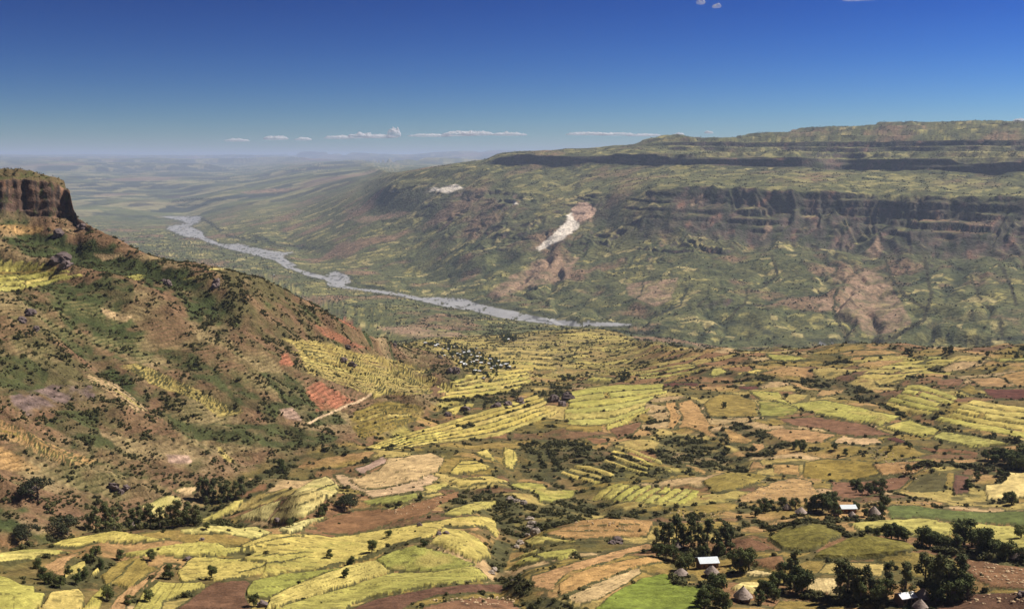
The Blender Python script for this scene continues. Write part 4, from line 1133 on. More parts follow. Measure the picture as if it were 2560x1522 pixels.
def tree_meshes(kind, seed):
    r = np.random.default_rng(seed)
    if kind == 'euc':          # unit height 1
        tr = [tube([(0, 0, -0.05), (0.01, 0, 0.3), (0.02 * r.normal(), 0.02 * r.normal(), 0.65), (0, 0, 0.93)], [0.022, 0.017, 0.011, 0.004])]
        bl = []
        for k in range(12):
            z = 0.14 + 0.78 * (k + r.random()) / 12
            wdt = 0.15 * math.sin(min(1, (1.04 - z) / 0.6) * 1.5) + 0.03
            a = r.random() * 6.28; q = wdt * (0.3 + 0.7 * r.random())
            c = (q * math.cos(a), q * math.sin(a), z)
            bl.append((*c, 0.065 + 0.05 * r.random(), 0.065 + 0.05 * r.random(), 0.075 + 0.05 * r.random()))
            tr.append(tube([(0, 0, z - 0.16), (c[0] * 0.5, c[1] * 0.5, z - 0.06), c], [0.008, 0.005, 0.002], 4))
        lv = leaf_cloud(bl, 2000, 0.020, r, 0.7, 0.35)
        return join(tr), lv, M_EUC
    if kind == 'slim':
        tr = [tube([(0, 0, -0.05), (0.01, 0, 0.4), (0.015 * r.normal(), 0.01, 0.7), (0, 0, 0.95)], [0.018, 0.014, 0.009, 0.003])]
        bl = []
        for k in range(11):
            z = 0.22 + 0.72 * (k + r.random()) / 11
            a = r.random() * 6.28; q = 0.05 * r.random()
            c = (q * math.cos(a), q * math.sin(a), z)
            bl.append((*c, 0.05 + 0.035 * r.random(), 0.05 + 0.035 * r.random(), 0.06 + 0.03 * r.random()))
            tr.append(tube([(0, 0, z - 0.12), c], [0.006, 0.002], 4))
        return join(tr), leaf_cloud(bl, 1100, 0.018, r, 0.7, 0.35), M_EUC
    if kind == 'broad':
        tr = [tube([(0, 0, -0.06), (0, 0.01, 0.22), (0.02, 0, 0.5)], [0.05, 0.04, 0.02])]
        bl = []
        for k in range(15):
            a = r.random() * 6.28; z = 0.22 + 0.66 * r.random()
            wdt = 0.42 * math.sqrt(max(0.05, 1 - ((z - 0.52) / 0.46) ** 2)); q = wdt * (0.35 + 0.55 * r.random())
            c = (q * math.cos(a), q * math.sin(a), z)
            s_ = 0.13 + 0.08 * r.random()
            bl.append((*c, s_, s_, s_ * 0.85))
            tr.append(tube([(0, 0, 0.2 + 0.1 * r.random()), (c[0] * 0.5, c[1] * 0.5, z * 0.75), c], [0.022, 0.014, 0.005], 4))
        return join(tr), leaf_cloud(bl, 2300, 0.030, r, 0.75, 0.4), M_BROAD
    # acacia: low wide umbrella, unit height 1, about 1.6 wide
    tr = [tube([(0, 0, -0.06), (0.02, 0.02, 0.2), (0.03, 0, 0.42)], [0.07, 0.055, 0.035])]
    bl = []
    for k in range(22):
        a = r.random() * 6.28; q = 0.78 * math.sqrt(r.random())
        z = 0.92 - 0.36 * (q / 0.78) ** 2 - 0.12 * r.random()
        c = (q * math.cos(a), q * math.sin(a), z)
        bl.append((*c, 0.2 + 0.1 * r.random(), 0.2 + 0.1 * r.random(), 0.10 + 0.06 * r.random()))
        tr.append(tube([(0.02, 0, 0.36), (c[0] * 0.5, c[1] * 0.5, z * 0.72), c], [0.03, 0.018, 0.006], 4))
    return join(tr), leaf_cloud(bl, 2200, 0.034, r, 0.7, 0.45), M_ACA
TREE_M = {}
for kd, nv in (('euc', 5), ('slim', 2), ('broad', 4), ('aca', 2)):
    for i in range(nv):
        (tv, tf), (lv, lf_), lm = tree_meshes(kd, 40 + 17 * i + len(kd))
        TREE_M[kd, i] = (mesh_from('trunk', tv, tf, None, M_BARK, True), mesh_from('crown', lv, lf_, None, lm, False))
TNAME = {'euc': 'eucalyptus_tree', 'slim': 'slender_tree', 'broad': 'broadleaf_tree', 'aca': 'spreading_tree'}
NTREE = [0]
def tree(kd, u, v, h, label, group, wide=1.0):
    x, y, z = ground_px(u, v)
    nv = {'euc': 5, 'slim': 2, 'broad': 4, 'aca': 2}[kd]
    tm, cm = TREE_M[kd, NTREE[0] % nv]; NTREE[0] += 1
    e = bpy.data.objects.new(TNAME[kd], None); COL.objects.link(e)
    e.location = (x, y, z); e.rotation_euler = (0, 0, random.random() * 6.28)
    s = h * (0.80 + 0.22 * random.random())
    e.scale = (s * wide, s * wide, s)
    tag(e, label, 'tree', group)
    link('trunk', tm, e); link('crown', cm, e)
    return e
ORD = ['nearest', 'second nearest', 'third nearest', 'fourth nearest', 'fifth nearest', 'sixth nearest', 'seventh nearest', 'eighth nearest', 'ninth nearest', 'tenth nearest',
       'eleventh nearest', 'twelfth nearest', 'thirteenth nearest', 'fourteenth nearest', 'fifteenth nearest', 'sixteenth nearest', 'seventeenth nearest', 'eighteenth nearest', 'nineteenth nearest', 'twentieth nearest']
def rank(objs, label, mark, u, v):
    x, y, z = ground_px(u, v)
    for k, o in enumerate(sorted(objs, key=lambda o: math.hypot(o.location.x - x, o.location.y - y))):
        o['label'] = f'{label}, {ORD[k]} {mark}'
def trees(spec, kd, label, group, wide=1.0, mark=None):
    out = []
    for t in spec.split():
        p = [float(c) for c in t.split(',')]
        out.append(tree(kd, p[0], p[1], p[2], label, group, wide))
    if mark and len(out) <= len(ORD): rank(out, label, *mark)
    return out
trees('1640,1380,10 1655,1372,12 1672,1378,11 1690,1368,12.5 1708,1372,11 1727,1366,12 1745,1375,10 1768,1372,11 1790,1378,10 1812,1385,13 1826,1380,11', 'euc', 'dark eucalyptus in the farm grove', 'eucalyptus grove behind the farmhouse', 1.1, ('to the tin-roofed farmhouse', 1768, 1418))
trees('1700,1428,6 1722,1422,5 1665,1398,6 1683,1404,6 1850,1432,8 1872,1427,7 1832,1412,6 1760,1396,5 1795,1392,6 1645,1395,5', 'broad', 'round dark green yard tree', 'round trees in the farmhouse yard', 1.0, ('to the tin-roofed farmhouse', 1768, 1418))
trees('1985,1470,14 1975,1476,10', 'slim', 'tall slender tree by the gully', 'slender trees beside the gully', 1.3, ('to the lone conical hut', 1857, 1503))
trees('1960,1458,7 2005,1478,8 1990,1484,7 1945,1468,6 1930,1480,5', 'broad', 'bushy tree under the slender gully trees', 'bushy trees at the gully', 1.0, ('to the lone conical hut', 1857, 1503))
trees('1790,1492,7 1772,1512,6 1798,1518,6 1815,1525,6 1920,1492,5 1908,1478,4 1895,1510,4 1760,1525,6 1935,1505,5', 'broad', 'dense dark tree', 'trees round the conical hut', 1.0, ('to the lone conical hut', 1857, 1503))
trees('2098,1495,12 2118,1500,11.5 2140,1500,12 2162,1496,10 2222,1472,9 2262,1496,13 2312,1482,13 2330,1490,12 2346,1502,14 2370,1496,13 2396,1486,12 2180,1500,8', 'euc', 'tall dark eucalyptus', 'eucalyptus trees round the white shed', 1.25, ('to the small white tin shed', 2262, 1508))
trees('2215,1508,7 2360,1486,8 2405,1496,8 2340,1512,7 2380,1508,8 2418,1500,6 2150,1510,6 2190,1512,6', 'broad', 'low bushy tree under eucalyptus', 'bushy trees under the eucalyptus', 1.0, ('to the small white tin shed', 2262, 1508))
trees('1888,1292,6 1904,1282,7 1930,1276,6 1955,1272,6 1988,1276,7 2020,1281,6 2040,1282,8 2056,1277,9 2072,1281,9 2076,1266,7 2092,1291,6 2140,1281,5 2160,1291,5 2192,1286,6 2206,1291,5 2210,1273,6', 'broad', 'dark tree in the hedged compound', 'trees of the hedged compound', 1.0, ('to the compound house with tin roof', 2118, 1282))
trees('2245,1347,8 2228,1349,7 2305,1363,7 2325,1369,7 2345,1371,6 2366,1371,5 2390,1373,6 2410,1362,9 2430,1366,9 2446,1373,7 2470,1386,9 2482,1391,7 2502,1396,6 2522,1400,6 2550,1407,6 2465,1361,6 2552,1352,6 2266,1353,4 2190,1340,4 2170,1337,4', 'broad', 'dark hedgerow tree', 'hedgerow trees below the long field', 1.15, ('to the hut hidden in the hedgerow', 2538, 1402))
trees('2470,1151,8 2490,1151,9 2511,1151,9 2526,1161,10 2541,1166,10 2556,1161,11 2531,1176,9 2556,1181,9 2480,1161,7 2575,1170,11 2590,1160,10', 'broad', 'big dark copse tree', 'copse beside the sandy patch', 1.2, ('to the sandy bare patch', 2530, 1215))
trees('2140,1231,7 2155,1236,6 2170,1236,7 2190,1233,7 2206,1226,6 2130,1216,5 2200,1241,5 2148,1222,6', 'broad', 'olive green thicket tree', 'thicket among the stony fields', 1.0, ('to the compound house with tin roof', 2118, 1282))
trees('2270,1186,5 2085,1127,5 2001,1127,7 1986,1121,5 2226,1127,4 2276,1122,4 2351,1112,4 2528,1262,6 2518,1256,5 1963,997,6 1810,1022,6 2115,1139,5 2340,1128,4 2500,1192,5 2440,1200,6 2420,1225,6 2260,1350,4', 'broad', 'solitary dark tree on the stony shelf', 'solitary trees on the shelf', 1.0, ('to the compound house with tin roof', 2118, 1282))
trees('2268,884,8 2280,886,6 2374,886,9 2362,884,8 2130,884,4 2470,892,6 2540,898,7 2200,900,4 2100,900,5 1780,905,5 1960,915,5', 'broad', 'small tree on the rim of the shelf', 'trees on the rim of the shelf', 1.0, ('to the sandy bare patch', 2530, 1215))
trees('95,1248,11 168,1340,9.5 66,1352,7', 'aca', 'wide spreading dark tree', 'spreading trees by the ravine', 1.0, ('to the hut in the ravine', 335, 1320))
trees('222,1328,9 240,1328,10 264,1326,11 286,1327,9 330,1322,9 350,1320,9 375,1318,10 400,1318,8 430,1320,9 448,1317,10 470,1314,9 490,1312,8', 'euc', 'dark eucalyptus in the ravine row', 'eucalyptus row along the ravine', 1.3, ('to the hut in the ravine', 335, 1320))
trees('505,1252,12 520,1257,13 535,1252,12 555,1260,12 570,1252,13 590,1252,12 606,1242,11 516,1272,8 550,1276,7', 'euc', 'tall eucalyptus in the hillside clump', 'eucalyptus clump below the hillside', 1.2, ('to the hut in the ravine', 335, 1320))
trees('862,1278,7 876,1272,7', 'aca', 'broad dark tree between fields', 'broad trees between the fields', 1.0, ('to the rocky ravine', 1300, 1340))
trees('815,1287,6 805,1292,5 705,1168,5 706,1182,5 700,1170,6 1050,1250,4', 'broad', 'dark border tree beyond the crest', 'border trees beyond the crest', 1.0, ('to the rocky ravine', 1300, 1340))
trees('930,1386,4.5 970,1347,3.5 866,1452,3.6 425,1447,4.6 530,1447,4.2 375,1507,4.2 268,1502,4.2 322,1512,3.4 725,1325,3.8 516,1327,2.8 880,1412,3 826,1400,3.2 635,1515,3.8 1060,1368,3 375,1402,4 300,1400,4', 'broad', 'small lone tree in yellow fields', 'lone trees in the yellow fields', 1.0, ('to the rocky ravine', 1230, 1400))
trees('1421,950,8 1410,956,7 1432,952,6 1562,950,7 1572,948,6 1555,953,5', 'broad', 'dark tree on the slope', 'trees below the village', 1.0, ('to the village', 1180, 890))
trees('95,1420,4 105,1450,4.5 120,1460,4 240,1395,4 225,1408,4 250,1425,4 150,1470,4 190,1462,4 205,1448,4 175,1440,3', 'broad', 'bushy tree in the overgrown hollow', 'bushy trees in the overgrown hollow', 1.0, ('to the hut in the ravine', 335, 1320))

# ------------------------------------------------------------------ scattered shrubs
dR = np.gradient(RR, axis=0); dA = np.gradient(AZ)
AREA = RR * dA[None] * dR
def scatter(den, n_max, seed):
    r = np.random.default_rng(seed)
    w = (den * AREA / 100.0).reshape(-1)
    tot = w.sum(); n = int(min(n_max, tot))
    cs = np.cumsum(w) / tot
    k = np.searchsorted(cs, r.random(n))
    k = np.clip(k, 0, NR * NC - 1)
    jr, jc = k // NC, k % NC
    a = AZ[jc] + (r.random(n) - 0.5) * dA[jc]
    rr = RR[jr, jc] + (r.random(n) - 0.5) * dR[jr, jc]
    z = Z[jr, jc] + (rr - RR[jr, jc]) * dzr[jr, jc]
    return np.stack([rr * np.sin(a), rr * np.cos(a), z], -1), k, r
visd = SEEN & (np.abs(U - 1280) < 1500) & (V < 1640)
clump = fbm(X / 7.5 + 20, Y / 7.5, 2) + 0.6 * fbm(X / 26 + 2, Y / 26, 2)
DEN = DEN * np.where(hill > 0.5, 8.5, np.where(DEN > 1.7, 10.0, 1.6)) * (0.12 + 2.6 * sstep(-0.12, 0.42, clump))
DEN = DEN * visd * (RR < 2600) * (RR > 250)
print('tris', len(FACES) * 2); print('shrub total', (DEN * AREA / 100).sum(), (DENF * visd * AREA / 100).sum())
P, kk_, r = scatter(DEN, 300000, 5)
SZ = 0.34 + 0.95 * r.random(len(P)) ** 3.2 + 0.4 * (DEN.reshape(-1)[kk_] > 30) * r.random(len(P))
SZ *= np.where(hill.reshape(-1)[kk_] > 0.5, 0.85, np.where(RR.reshape(-1)[kk_] > 600, 1.2, 1.0))
# a few shrubs out in the fields stay small
SZ = np.where(DEN.reshape(-1)[kk_] < 0.2, SZ * 0.7, SZ)
dist = np.linalg.norm(P, axis=1)
pu_, pv_ = project(P[:, 0], P[:, 1], P[:, 2])
inview = (pu_ > 0) & (pu_ < 2560) & (pv_ < 1515)
score = np.where(inview, SZ / dist, 0)
order = np.argsort(-score)
big = order[:300]; rest = order[300:]
SHM = [(1760, 1440, 'in the hedge and yard of the tin-roofed farmhouse'), (1730, 1375, 'under the eucalyptus grove behind the farmhouse'), (1860, 1500, 'beside the lone conical thatched hut'),
       (1990, 1470, 'under the tall slender gully trees'), (2070, 1495, 'in the hedge below the bright straw field'), (2260, 1505, 'around the small white tin shed'), (1920, 1315, 'in the curved hedge of the thatched compound'),
       (2060, 1305, 'in the hedge near the tin-roofed compound house'), (2180, 1300, 'near the big pinkish thatched hut'), (2110, 1335, 'in the hedge between the mottled olive fields'), (2330, 1372, 'in the hedgerow under the long yellow-green field'),
       (2500, 1400, 'near the hut hidden in the hedgerow'), (2450, 1470, 'on the stony brown hillock'), (1800, 1300, 'on the stony ground behind the eucalyptus grove'), (2300, 1260, 'along the dark green grass field'), (1880, 1420, 'between the farmhouse and the brown mound')]
def shrub_text(i):
    j = kk_[i]
    if hill.reshape(-1)[j] > 0.5: return 'dark green shrub on the terraced hillside', 'shrubs on the hillside'
    u, v = pu_[i], pv_[i]
    if u < 620: return 'dark shrub on the banks of the near rise below the ravine', 'shrubs on the near rise'
    if u < 1200: return 'dark shrub on the field banks of the rounded yellow rise', 'shrubs on the rounded rise'
    if u < 1480: return 'dark shrub crowding the rocky ravine between the fields', 'shrubs in the rocky ravine'
    if u < 1700: return 'dark shrub on the tan slope beside the farmhouse grove', 'shrubs beside the grove'
    mk = min(SHM, key=lambda m: math.hypot((m[0] - u), 1.6 * (m[1] - v)))
    return 'dark shrub ' + mk[2], 'shrubs ' + mk[2]
for i in big:
    o = link('shrub', SHRUBS[i % 6])
    o.location = P[i]; s = SZ[i]
    o.scale = (s * (0.9 + 0.3 * random.random()), s, s * (0.8 + 0.4 * random.random())); o.rotation_euler = (0, 0, random.random() * 6.28)
    lb, gp = shrub_text(i)
    tag(o, lb, 'shrub', gp)

def instancer(name, pts, scl, meshes, label):
    pc = bpy.data.collections.new(name + '_kinds')
    for m in meshes:
        pc.objects.link(bpy.data.objects.new(m.name, m))
    n = len(pts)
    me = bpy.data.meshes.new(name)
    me.vertices.add(n); me.vertices.foreach_set('co', np.ascontiguousarray(pts, np.float32).reshape(-1))
    r = np.random.default_rng(n)
    at = me.attributes.new('scl', 'FLOAT_VECTOR', 'POINT')
    sc3 = np.stack([scl * (0.85 + 0.3 * r.random(n)), scl, scl * (0.75 + 0.45 * r.random(n))], -1)
    at.data.foreach_set('vector', sc3.astype(np.float32).reshape(-1))
    at = me.attributes.new('rot', 'FLOAT_VECTOR', 'POINT')
    at.data.foreach_set('vector', np.stack([np.zeros(n), np.zeros(n), r.random(n) * 6.28], -1).astype(np.float32).reshape(-1))
    at = me.attributes.new('idx', 'INT', 'POINT')
    at.data.foreach_set('value', r.integers(0, len(meshes), n).astype(np.int32))
    o = link(name, me)
    ng = bpy.data.node_groups.new(name, 'GeometryNodeTree')
    ng.interface.new_socket('Geometry', in_out='INPUT', socket_type='NodeSocketGeometry')
    ng.interface.new_socket('Geometry', in_out='OUTPUT', socket_type='NodeSocketGeometry')
    N = ng.nodes; Lk = ng.links.new
    gi = N.new('NodeGroupInput'); go = N.new('NodeGroupOutput')
    ci_ = N.new('GeometryNodeCollectionInfo'); ci_.inputs['Collection'].default_value = pc
    ci_.inputs['Separate Children'].default_value = True; ci_.inputs['Reset Children'].default_value = True
    ip = N.new('GeometryNodeInstanceOnPoints'); ip.inputs['Pick Instance'].default_value = True
    def na(nm, ty):
        a = N.new('GeometryNodeInputNamedAttribute'); a.data_type = ty; a.inputs['Name'].default_value = nm; return a.outputs['Attribute']
    e2r = N.new('FunctionNodeEulerToRotation'); Lk(na('rot', 'FLOAT_VECTOR'), e2r.inputs[0])
    m2p = N.new('GeometryNodeMeshToPoints')
    Lk(gi.outputs[0], m2p.inputs['Mesh'])
    Lk(m2p.outputs[0], ip.inputs['Points']); Lk(ci_.outputs[0], ip.inputs['Instance'])
    Lk(na('idx', 'INT'), ip.inputs['Instance Index']); Lk(na('scl', 'FLOAT_VECTOR'), ip.inputs['Scale']); Lk(e2r.outputs[0], ip.inputs['Rotation'])
    Lk(ip.outputs[0], go.inputs[0])
    md = o.modifiers.new('scatter', 'NODES'); md.node_group = ng
    tag(o, label, None, None, 'stuff')
    return o
hr = hill.reshape(-1)[kk_[rest]] > 0.5
instancer('scrub', P[rest][~hr], SZ[rest][~hr], SHRUBS, 'countless dark shrubs along banks and ravines of the near slope')
instancer('hillside_scrub', P[rest][hr], SZ[rest][hr], SHRUBS, 'countless dark shrubs speckling the brown hillside')
Pf, kf, r = scatter(DENF * visd * (0.10 + 2.2 * sstep(-0.1, 0.4, lf)), 110000, 9)
instancer('distant_trees', Pf, 1.1 + 2.0 * r.random(len(Pf)) ** 2.4, SHRUBS, 'dark specks of far trees over the valley and escarpment')

# ------------------------------------------------------------------ stones and boulders
def rock_mesh(name, seed, mat, sub=2, rough=0.35):
    import bmesh
    bm = bmesh.new(); bmesh.ops.create_icosphere(bm, subdivisions=sub, radius=1.0)
    v = np.array([p.co[:] for p in bm.verts]); f = np.array([[q.index for q in p.verts] for p in bm.faces]); bm.free()
    r = np.random.default_rng(seed)
    off = r.random(2) * 50
    d = fbm(v[:, 0] * 0.9 + off[0], v[:, 1] * 0.9 + v[:, 2] * 1.3 + off[1], 3)
    v = v * (1 + rough * 1.6 * d)[:, None] * (1, 0.6 + 0.5 * r.random(), 0.55 + 0.35 * r.random())
    q = 0.18
    v = v * 0.65 + 0.35 * np.round(v / q / 2) * q * 2
    return mesh_from(name, v, f, None, mat, False)
STONES = [rock_mesh('stone', 300 + i, M_STONE, 1) for i in range(4)]
BOULD = [rock_mesh('boulder', 320 + i, M_BOULD, 3, 0.5) for i in range(4)]
PALEB = [rock_mesh('boulder', 340 + i, M_PALER, 3, 0.5) for i in range(3)]
STONY = '''
170 1838,1255 1852,1240 1900,1219 1948,1200 1996,1196 2025,1203 2044,1230 2069,1240 2015,1253 1919,1257
220 2150,1120 2200,1118 2290,1160 2330,1170 2320,1185 2260,1175 2190,1150 2150,1145
60 2200,1185 2300,1180 2300,1200 2220,1210
90 2400,1395 2450,1405 2570,1430 2570,1470 2500,1470 2440,1440
60 1440,1300 1600,1298 1620,1330 1500,1340 1420,1335
60 1060,1500 1140,1495 1290,1492 1300,1510 1200,1515
70 900,1220 1000,1200 1080,1190 1050,1222 940,1240
70 1640,1275 1800,1280 1850,1300 1800,1310 1680,1300
50 2150,1255 2260,1250 2360,1262 2340,1270 2180,1262
60 950,1265 1100,1240 1140,1240 1060,1280 980,1290
40 2400,1490 2560,1485 2560,1515 2420,1515
'''
SP_ = []
for line in STONY.strip().splitlines():
    (nn,), poly = parse(line, 1)
    xs = [p[0] for p in poly]; ys = [p[1] for p in poly]
    k = 0
    while k < int(nn):
        u = random.uniform(min(xs), max(xs)); v = random.uniform(min(ys), max(ys))
        if not inpoly(np.array([u]), np.array([v]), poly)[0]: continue
        k += 1
        x, y, z = ground_px(u, v)
        SP_.append((x, y, ground_xy(x, y), 0.22 + 0.42 * random.random() ** 2, u, v))
SP_.sort(key=lambda p: -p[3] / math.hypot(p[0], p[1]))
for i, (x, y, z, s, u, v) in enumerate(SP_[:300]):
    o = link('stone', STONES[i % 4], None, (x, y, z + 0.1 * s)); o.scale = (s, s, s); o.rotation_euler = (0, 0, random.random() * 6.28)
    if u < 1380: lb, gp = 'pale stone lying in the brown fields by the rocky ravine', 'stones by the ravine'
    elif v > 1380: lb, gp = 'pale stone on the brown hillock beside the hedgerow', 'stones on the brown hillock'
    elif u < 1720: lb, gp = 'pale stone on the tan hump behind the eucalyptus grove', 'stones on the tan hump'
    else: lb, gp = 'pale stone scattered over the stony brown shelf', 'stones on the shelf'
    tag(o, lb, 'stone', gp)
rs = SP_[300:]
if rs:
    instancer('stones', np.array([p[:3] for p in rs]), np.array([p[3] for p in rs]), STONES, 'many small pale stones strewn over the brown fields')
BL = '''
1385,1005,9,d 1420,1000,8,d 1405,1015,6,d 1240,1020,5,d 1270,1015,5,d 1300,1008,6,d 1120,1040,5,d 1165,1025,5,d 1140,935,7,d 1125,930,5,d
78,785,6,d 150,650,9,d 165,668,8,d 145,590,7,d 205,575,6,d 250,570,4,d 265,565,5,d 320,598,4,d 338,605,3,d 55,805,4,d 90,825,4,d
420,712,5,d 410,705,4,d 540,706,4,d 285,1225,4,d 300,1235,3,d 315,1222,3,d 80,1228,4,d 540,720,4,d
1100,895,4,d 860,905,5,d 880,915,4,d 870,870,4,d 985,865,4,d
2556,1492,2.5,d 1545,1356,3.2,d 1530,1360,2.4,d 1049,1318,1.8,d 1115,1342,2.0,d 1098,1344,1.4,d 468,1400,2.2,d 655,1515,2.6,d 505,1350,1.6,d 695,1305,2.2,d
1325,1325,4,p 1330,1312,3,p 1340,1335,3.5,p 1318,1340,2.5,p 1300,1360,2.5,p 1290,1370,2.2,p 1235,1425,2.4,p 1228,1435,2,p 1310,1262,3,p 1290,1255,3,p 1275,1250,2.4,p 1285,1458,2,p 1325,1300,3,p
'''
for i, t in enumerate(BL.split()):
    u, v, s, kd = t.split(','); u, v, s = float(u), float(v), float(s) * 0.62
    x, y, z = ground_px(u, v)
    o = link('boulder', (BOULD[i % 4] if kd == 'd' else PALEB[i % 3]), None, (x, y, z + 0.15 * s))
    o.scale = (s, s, s * (0.8 + 0.4 * random.random())); o.rotation_euler = (0, 0, random.random() * 6.28)
    if kd == 'p': tag(o, 'pale grey boulder in the bed of the rocky ravine', 'boulder', 'pale boulders in the ravine')
    elif u < 600 and v < 1300: tag(o, 'dark purplish boulder on the terraced hillside', 'boulder', 'dark boulders on the hillside')
    elif v < 1100: tag(o, 'dark rock outcrop above the yellow terraces', 'boulder', 'dark outcrops above the terraces')
    else: tag(o, 'dark grey boulder left standing in the near fields', 'boulder', 'boulders in the near fields')

# ------------------------------------------------------------------ houses
M_THATCH = plain_mat('thatch', (0.33, 0.265, 0.23), 0.35, 2.5, 0.95, 0.08)
M_MUD = plain_mat('mud_wall', (0.20, 0.120, 0.075), 0.25, 1.5)
M_WOOD = plain_mat('dark_wood', (0.055, 0.04, 0.03), 0.3, 4.0)
def tin_mat(name, c):
    m = plain_mat(name, c, 0.10, 0.8, 0.5, 0.005)
    m.node_tree.nodes['Principled BSDF'].inputs['Specular IOR Level'].default_value = 0.4
    return m
M_TIN = tin_mat('tin_sheet', (0.62, 0.68, 0.74))
M_TIN2 = tin_mat('white_tin_sheet', (0.74, 0.76, 0.78))

def ring_mesh(name, prof, seg, mat, wob_=0.0, seed=0, smooth=True):
    r = np.random.default_rng(seed)
    v, f = [], []
    for i, (rad, z) in enumerate(prof):
        for k in range(seg):
            th = 2 * math.pi * k / seg
            q = rad * (1 + wob_ * r.normal())
            v.append((q * math.cos(th), q * math.sin(th), z + wob_ * rad * 0.3 * r.normal()))
    for i in range(len(prof) - 1):
        for k in range(seg):
            f.append((i * seg + k, i * seg + (k + 1) % seg, (i + 1) * seg + (k + 1) % seg, (i + 1) * seg + k))
    return mesh_from(name, np.array(v), np.array(f), None, mat, smooth)
def boxv(lo, hi):
    v = np.array([(x, y, z) for x in (lo[0], hi[0]) for y in (lo[1], hi[1]) for z in (lo[2], hi[2])], float)
    f = np.array([(0, 1, 3, 2), (4, 6, 7, 5), (0, 4, 5, 1), (2, 3, 7, 6), (0, 2, 6, 4), (1, 5, 7, 3)])
    return v, f
def boxes(name, lst, mat):
    v, f = join([boxv(a, b) for a, b in lst])
    return mesh_from(name, v, f, None, mat, False)
# hut of unit diameter 5 m
HW = ring_mesh('wall', [(1.95, -0.6), (1.95, 1.0), (1.93, 1.9), (0.5, 1.95)], 28, M_MUD, 0.006, 1)
HRF = [ring_mesh('roof', [(2.0, 1.72), (2.52, 1.45), (2.58, 1.52), (2.2, 2.0), (2.17, 2.06), (1.72, 2.62), (1.69, 2.68), (1.2, 3.25), (1.16, 3.31), (0.62, 3.95), (0.58, 4.0), (0.16, 4.45), (0.02, 4.5)], 30, M_THATCH, 0.018, 20 + i, False) for i in range(3)]
HCAP = ring_mesh('roof_cap', [(0.24, 4.32), (0.26, 4.42), (0.12, 4.6), (0.05, 4.85), (0.01, 4.9)], 12, M_WOOD, 0.03, 5)
HDO = boxes('door', [((1.86, -0.42, -0.1), (1.99, 0.42, 1.62))], M_WOOD)
HFR = boxes('door_frame', [((1.88, -0.52, -0.1), (2.03, -0.42, 1.7)), ((1.88, 0.42, -0.1), (2.03, 0.52, 1.7)), ((1.88, -0.42, 1.62), (2.02, 0.42, 1.7))], M_WOOD)
NH = [0]
def hut(u, v, d, label, rz, group=None, hs=1.0):
    x, y, z = ground_px(u, v)
    e = bpy.data.objects.new('thatched_hut', None); COL.objects.link(e)
    e.location = (x, y, z); e.rotation_euler = (0, 0, rz); s = d / 5.6; e.scale = (s, s, s * hs * 0.92)
    tag(e, label, 'hut', group)
    link('wall', HW, e); ro = link('roof', HRF[NH[0] % 3], e); link('roof_cap', HCAP, ro)
    dd = link('door', HDO, e); link('door_frame', HFR, dd)
    NH[0] += 1
    return e
hut(1857, 1503, 6.0, 'conical thatched hut standing alone among dense dark trees', -1.9)
hut(1779, 1441, 5.6, 'large round thatched hut in front of the tin-roofed farmhouse', -2.6, None, 0.9)
hut(1703, 1441, 5.0, 'low thatched hut behind the curved yard hedge', -0.6, None, 0.75)
hut(1692, 1374, 4.6, 'small pale thatched hut tucked below the eucalyptus grove', -0.8)
hut(2002, 1287, 5.6, 'wide thatched hut in the middle of the hedged compound', -1.6, None, 0.85)
hut(1968, 1275, 4.2, 'small thatched hut at the edge of the hedged compound', -1.2)
hut(2090, 1291, 3.6, 'little thatched hut close to the tin-roofed house of the compound', -1.4)
hut(2130, 1296, 3.8, 'low thatched hut between the tin-roofed house and the pinkish hut', -2.0)
hut(2184, 1292, 6.2, 'big pinkish thatched hut at the end of the compound hedge', -1.9)
hut(2306, 1502, 5.2, 'grey thatched hut beside the white tin shed', -2.0)
hut(2300, 1526, 4.6, 'thatched hut below the white tin shed', -2.2)
hut(2538, 1402, 4.6, 'thatched hut half hidden in the hedgerow', -2.0)
hut(335, 1320, 4.6, 'pale thatched hut among the eucalyptus row in the ravine', -1.4)

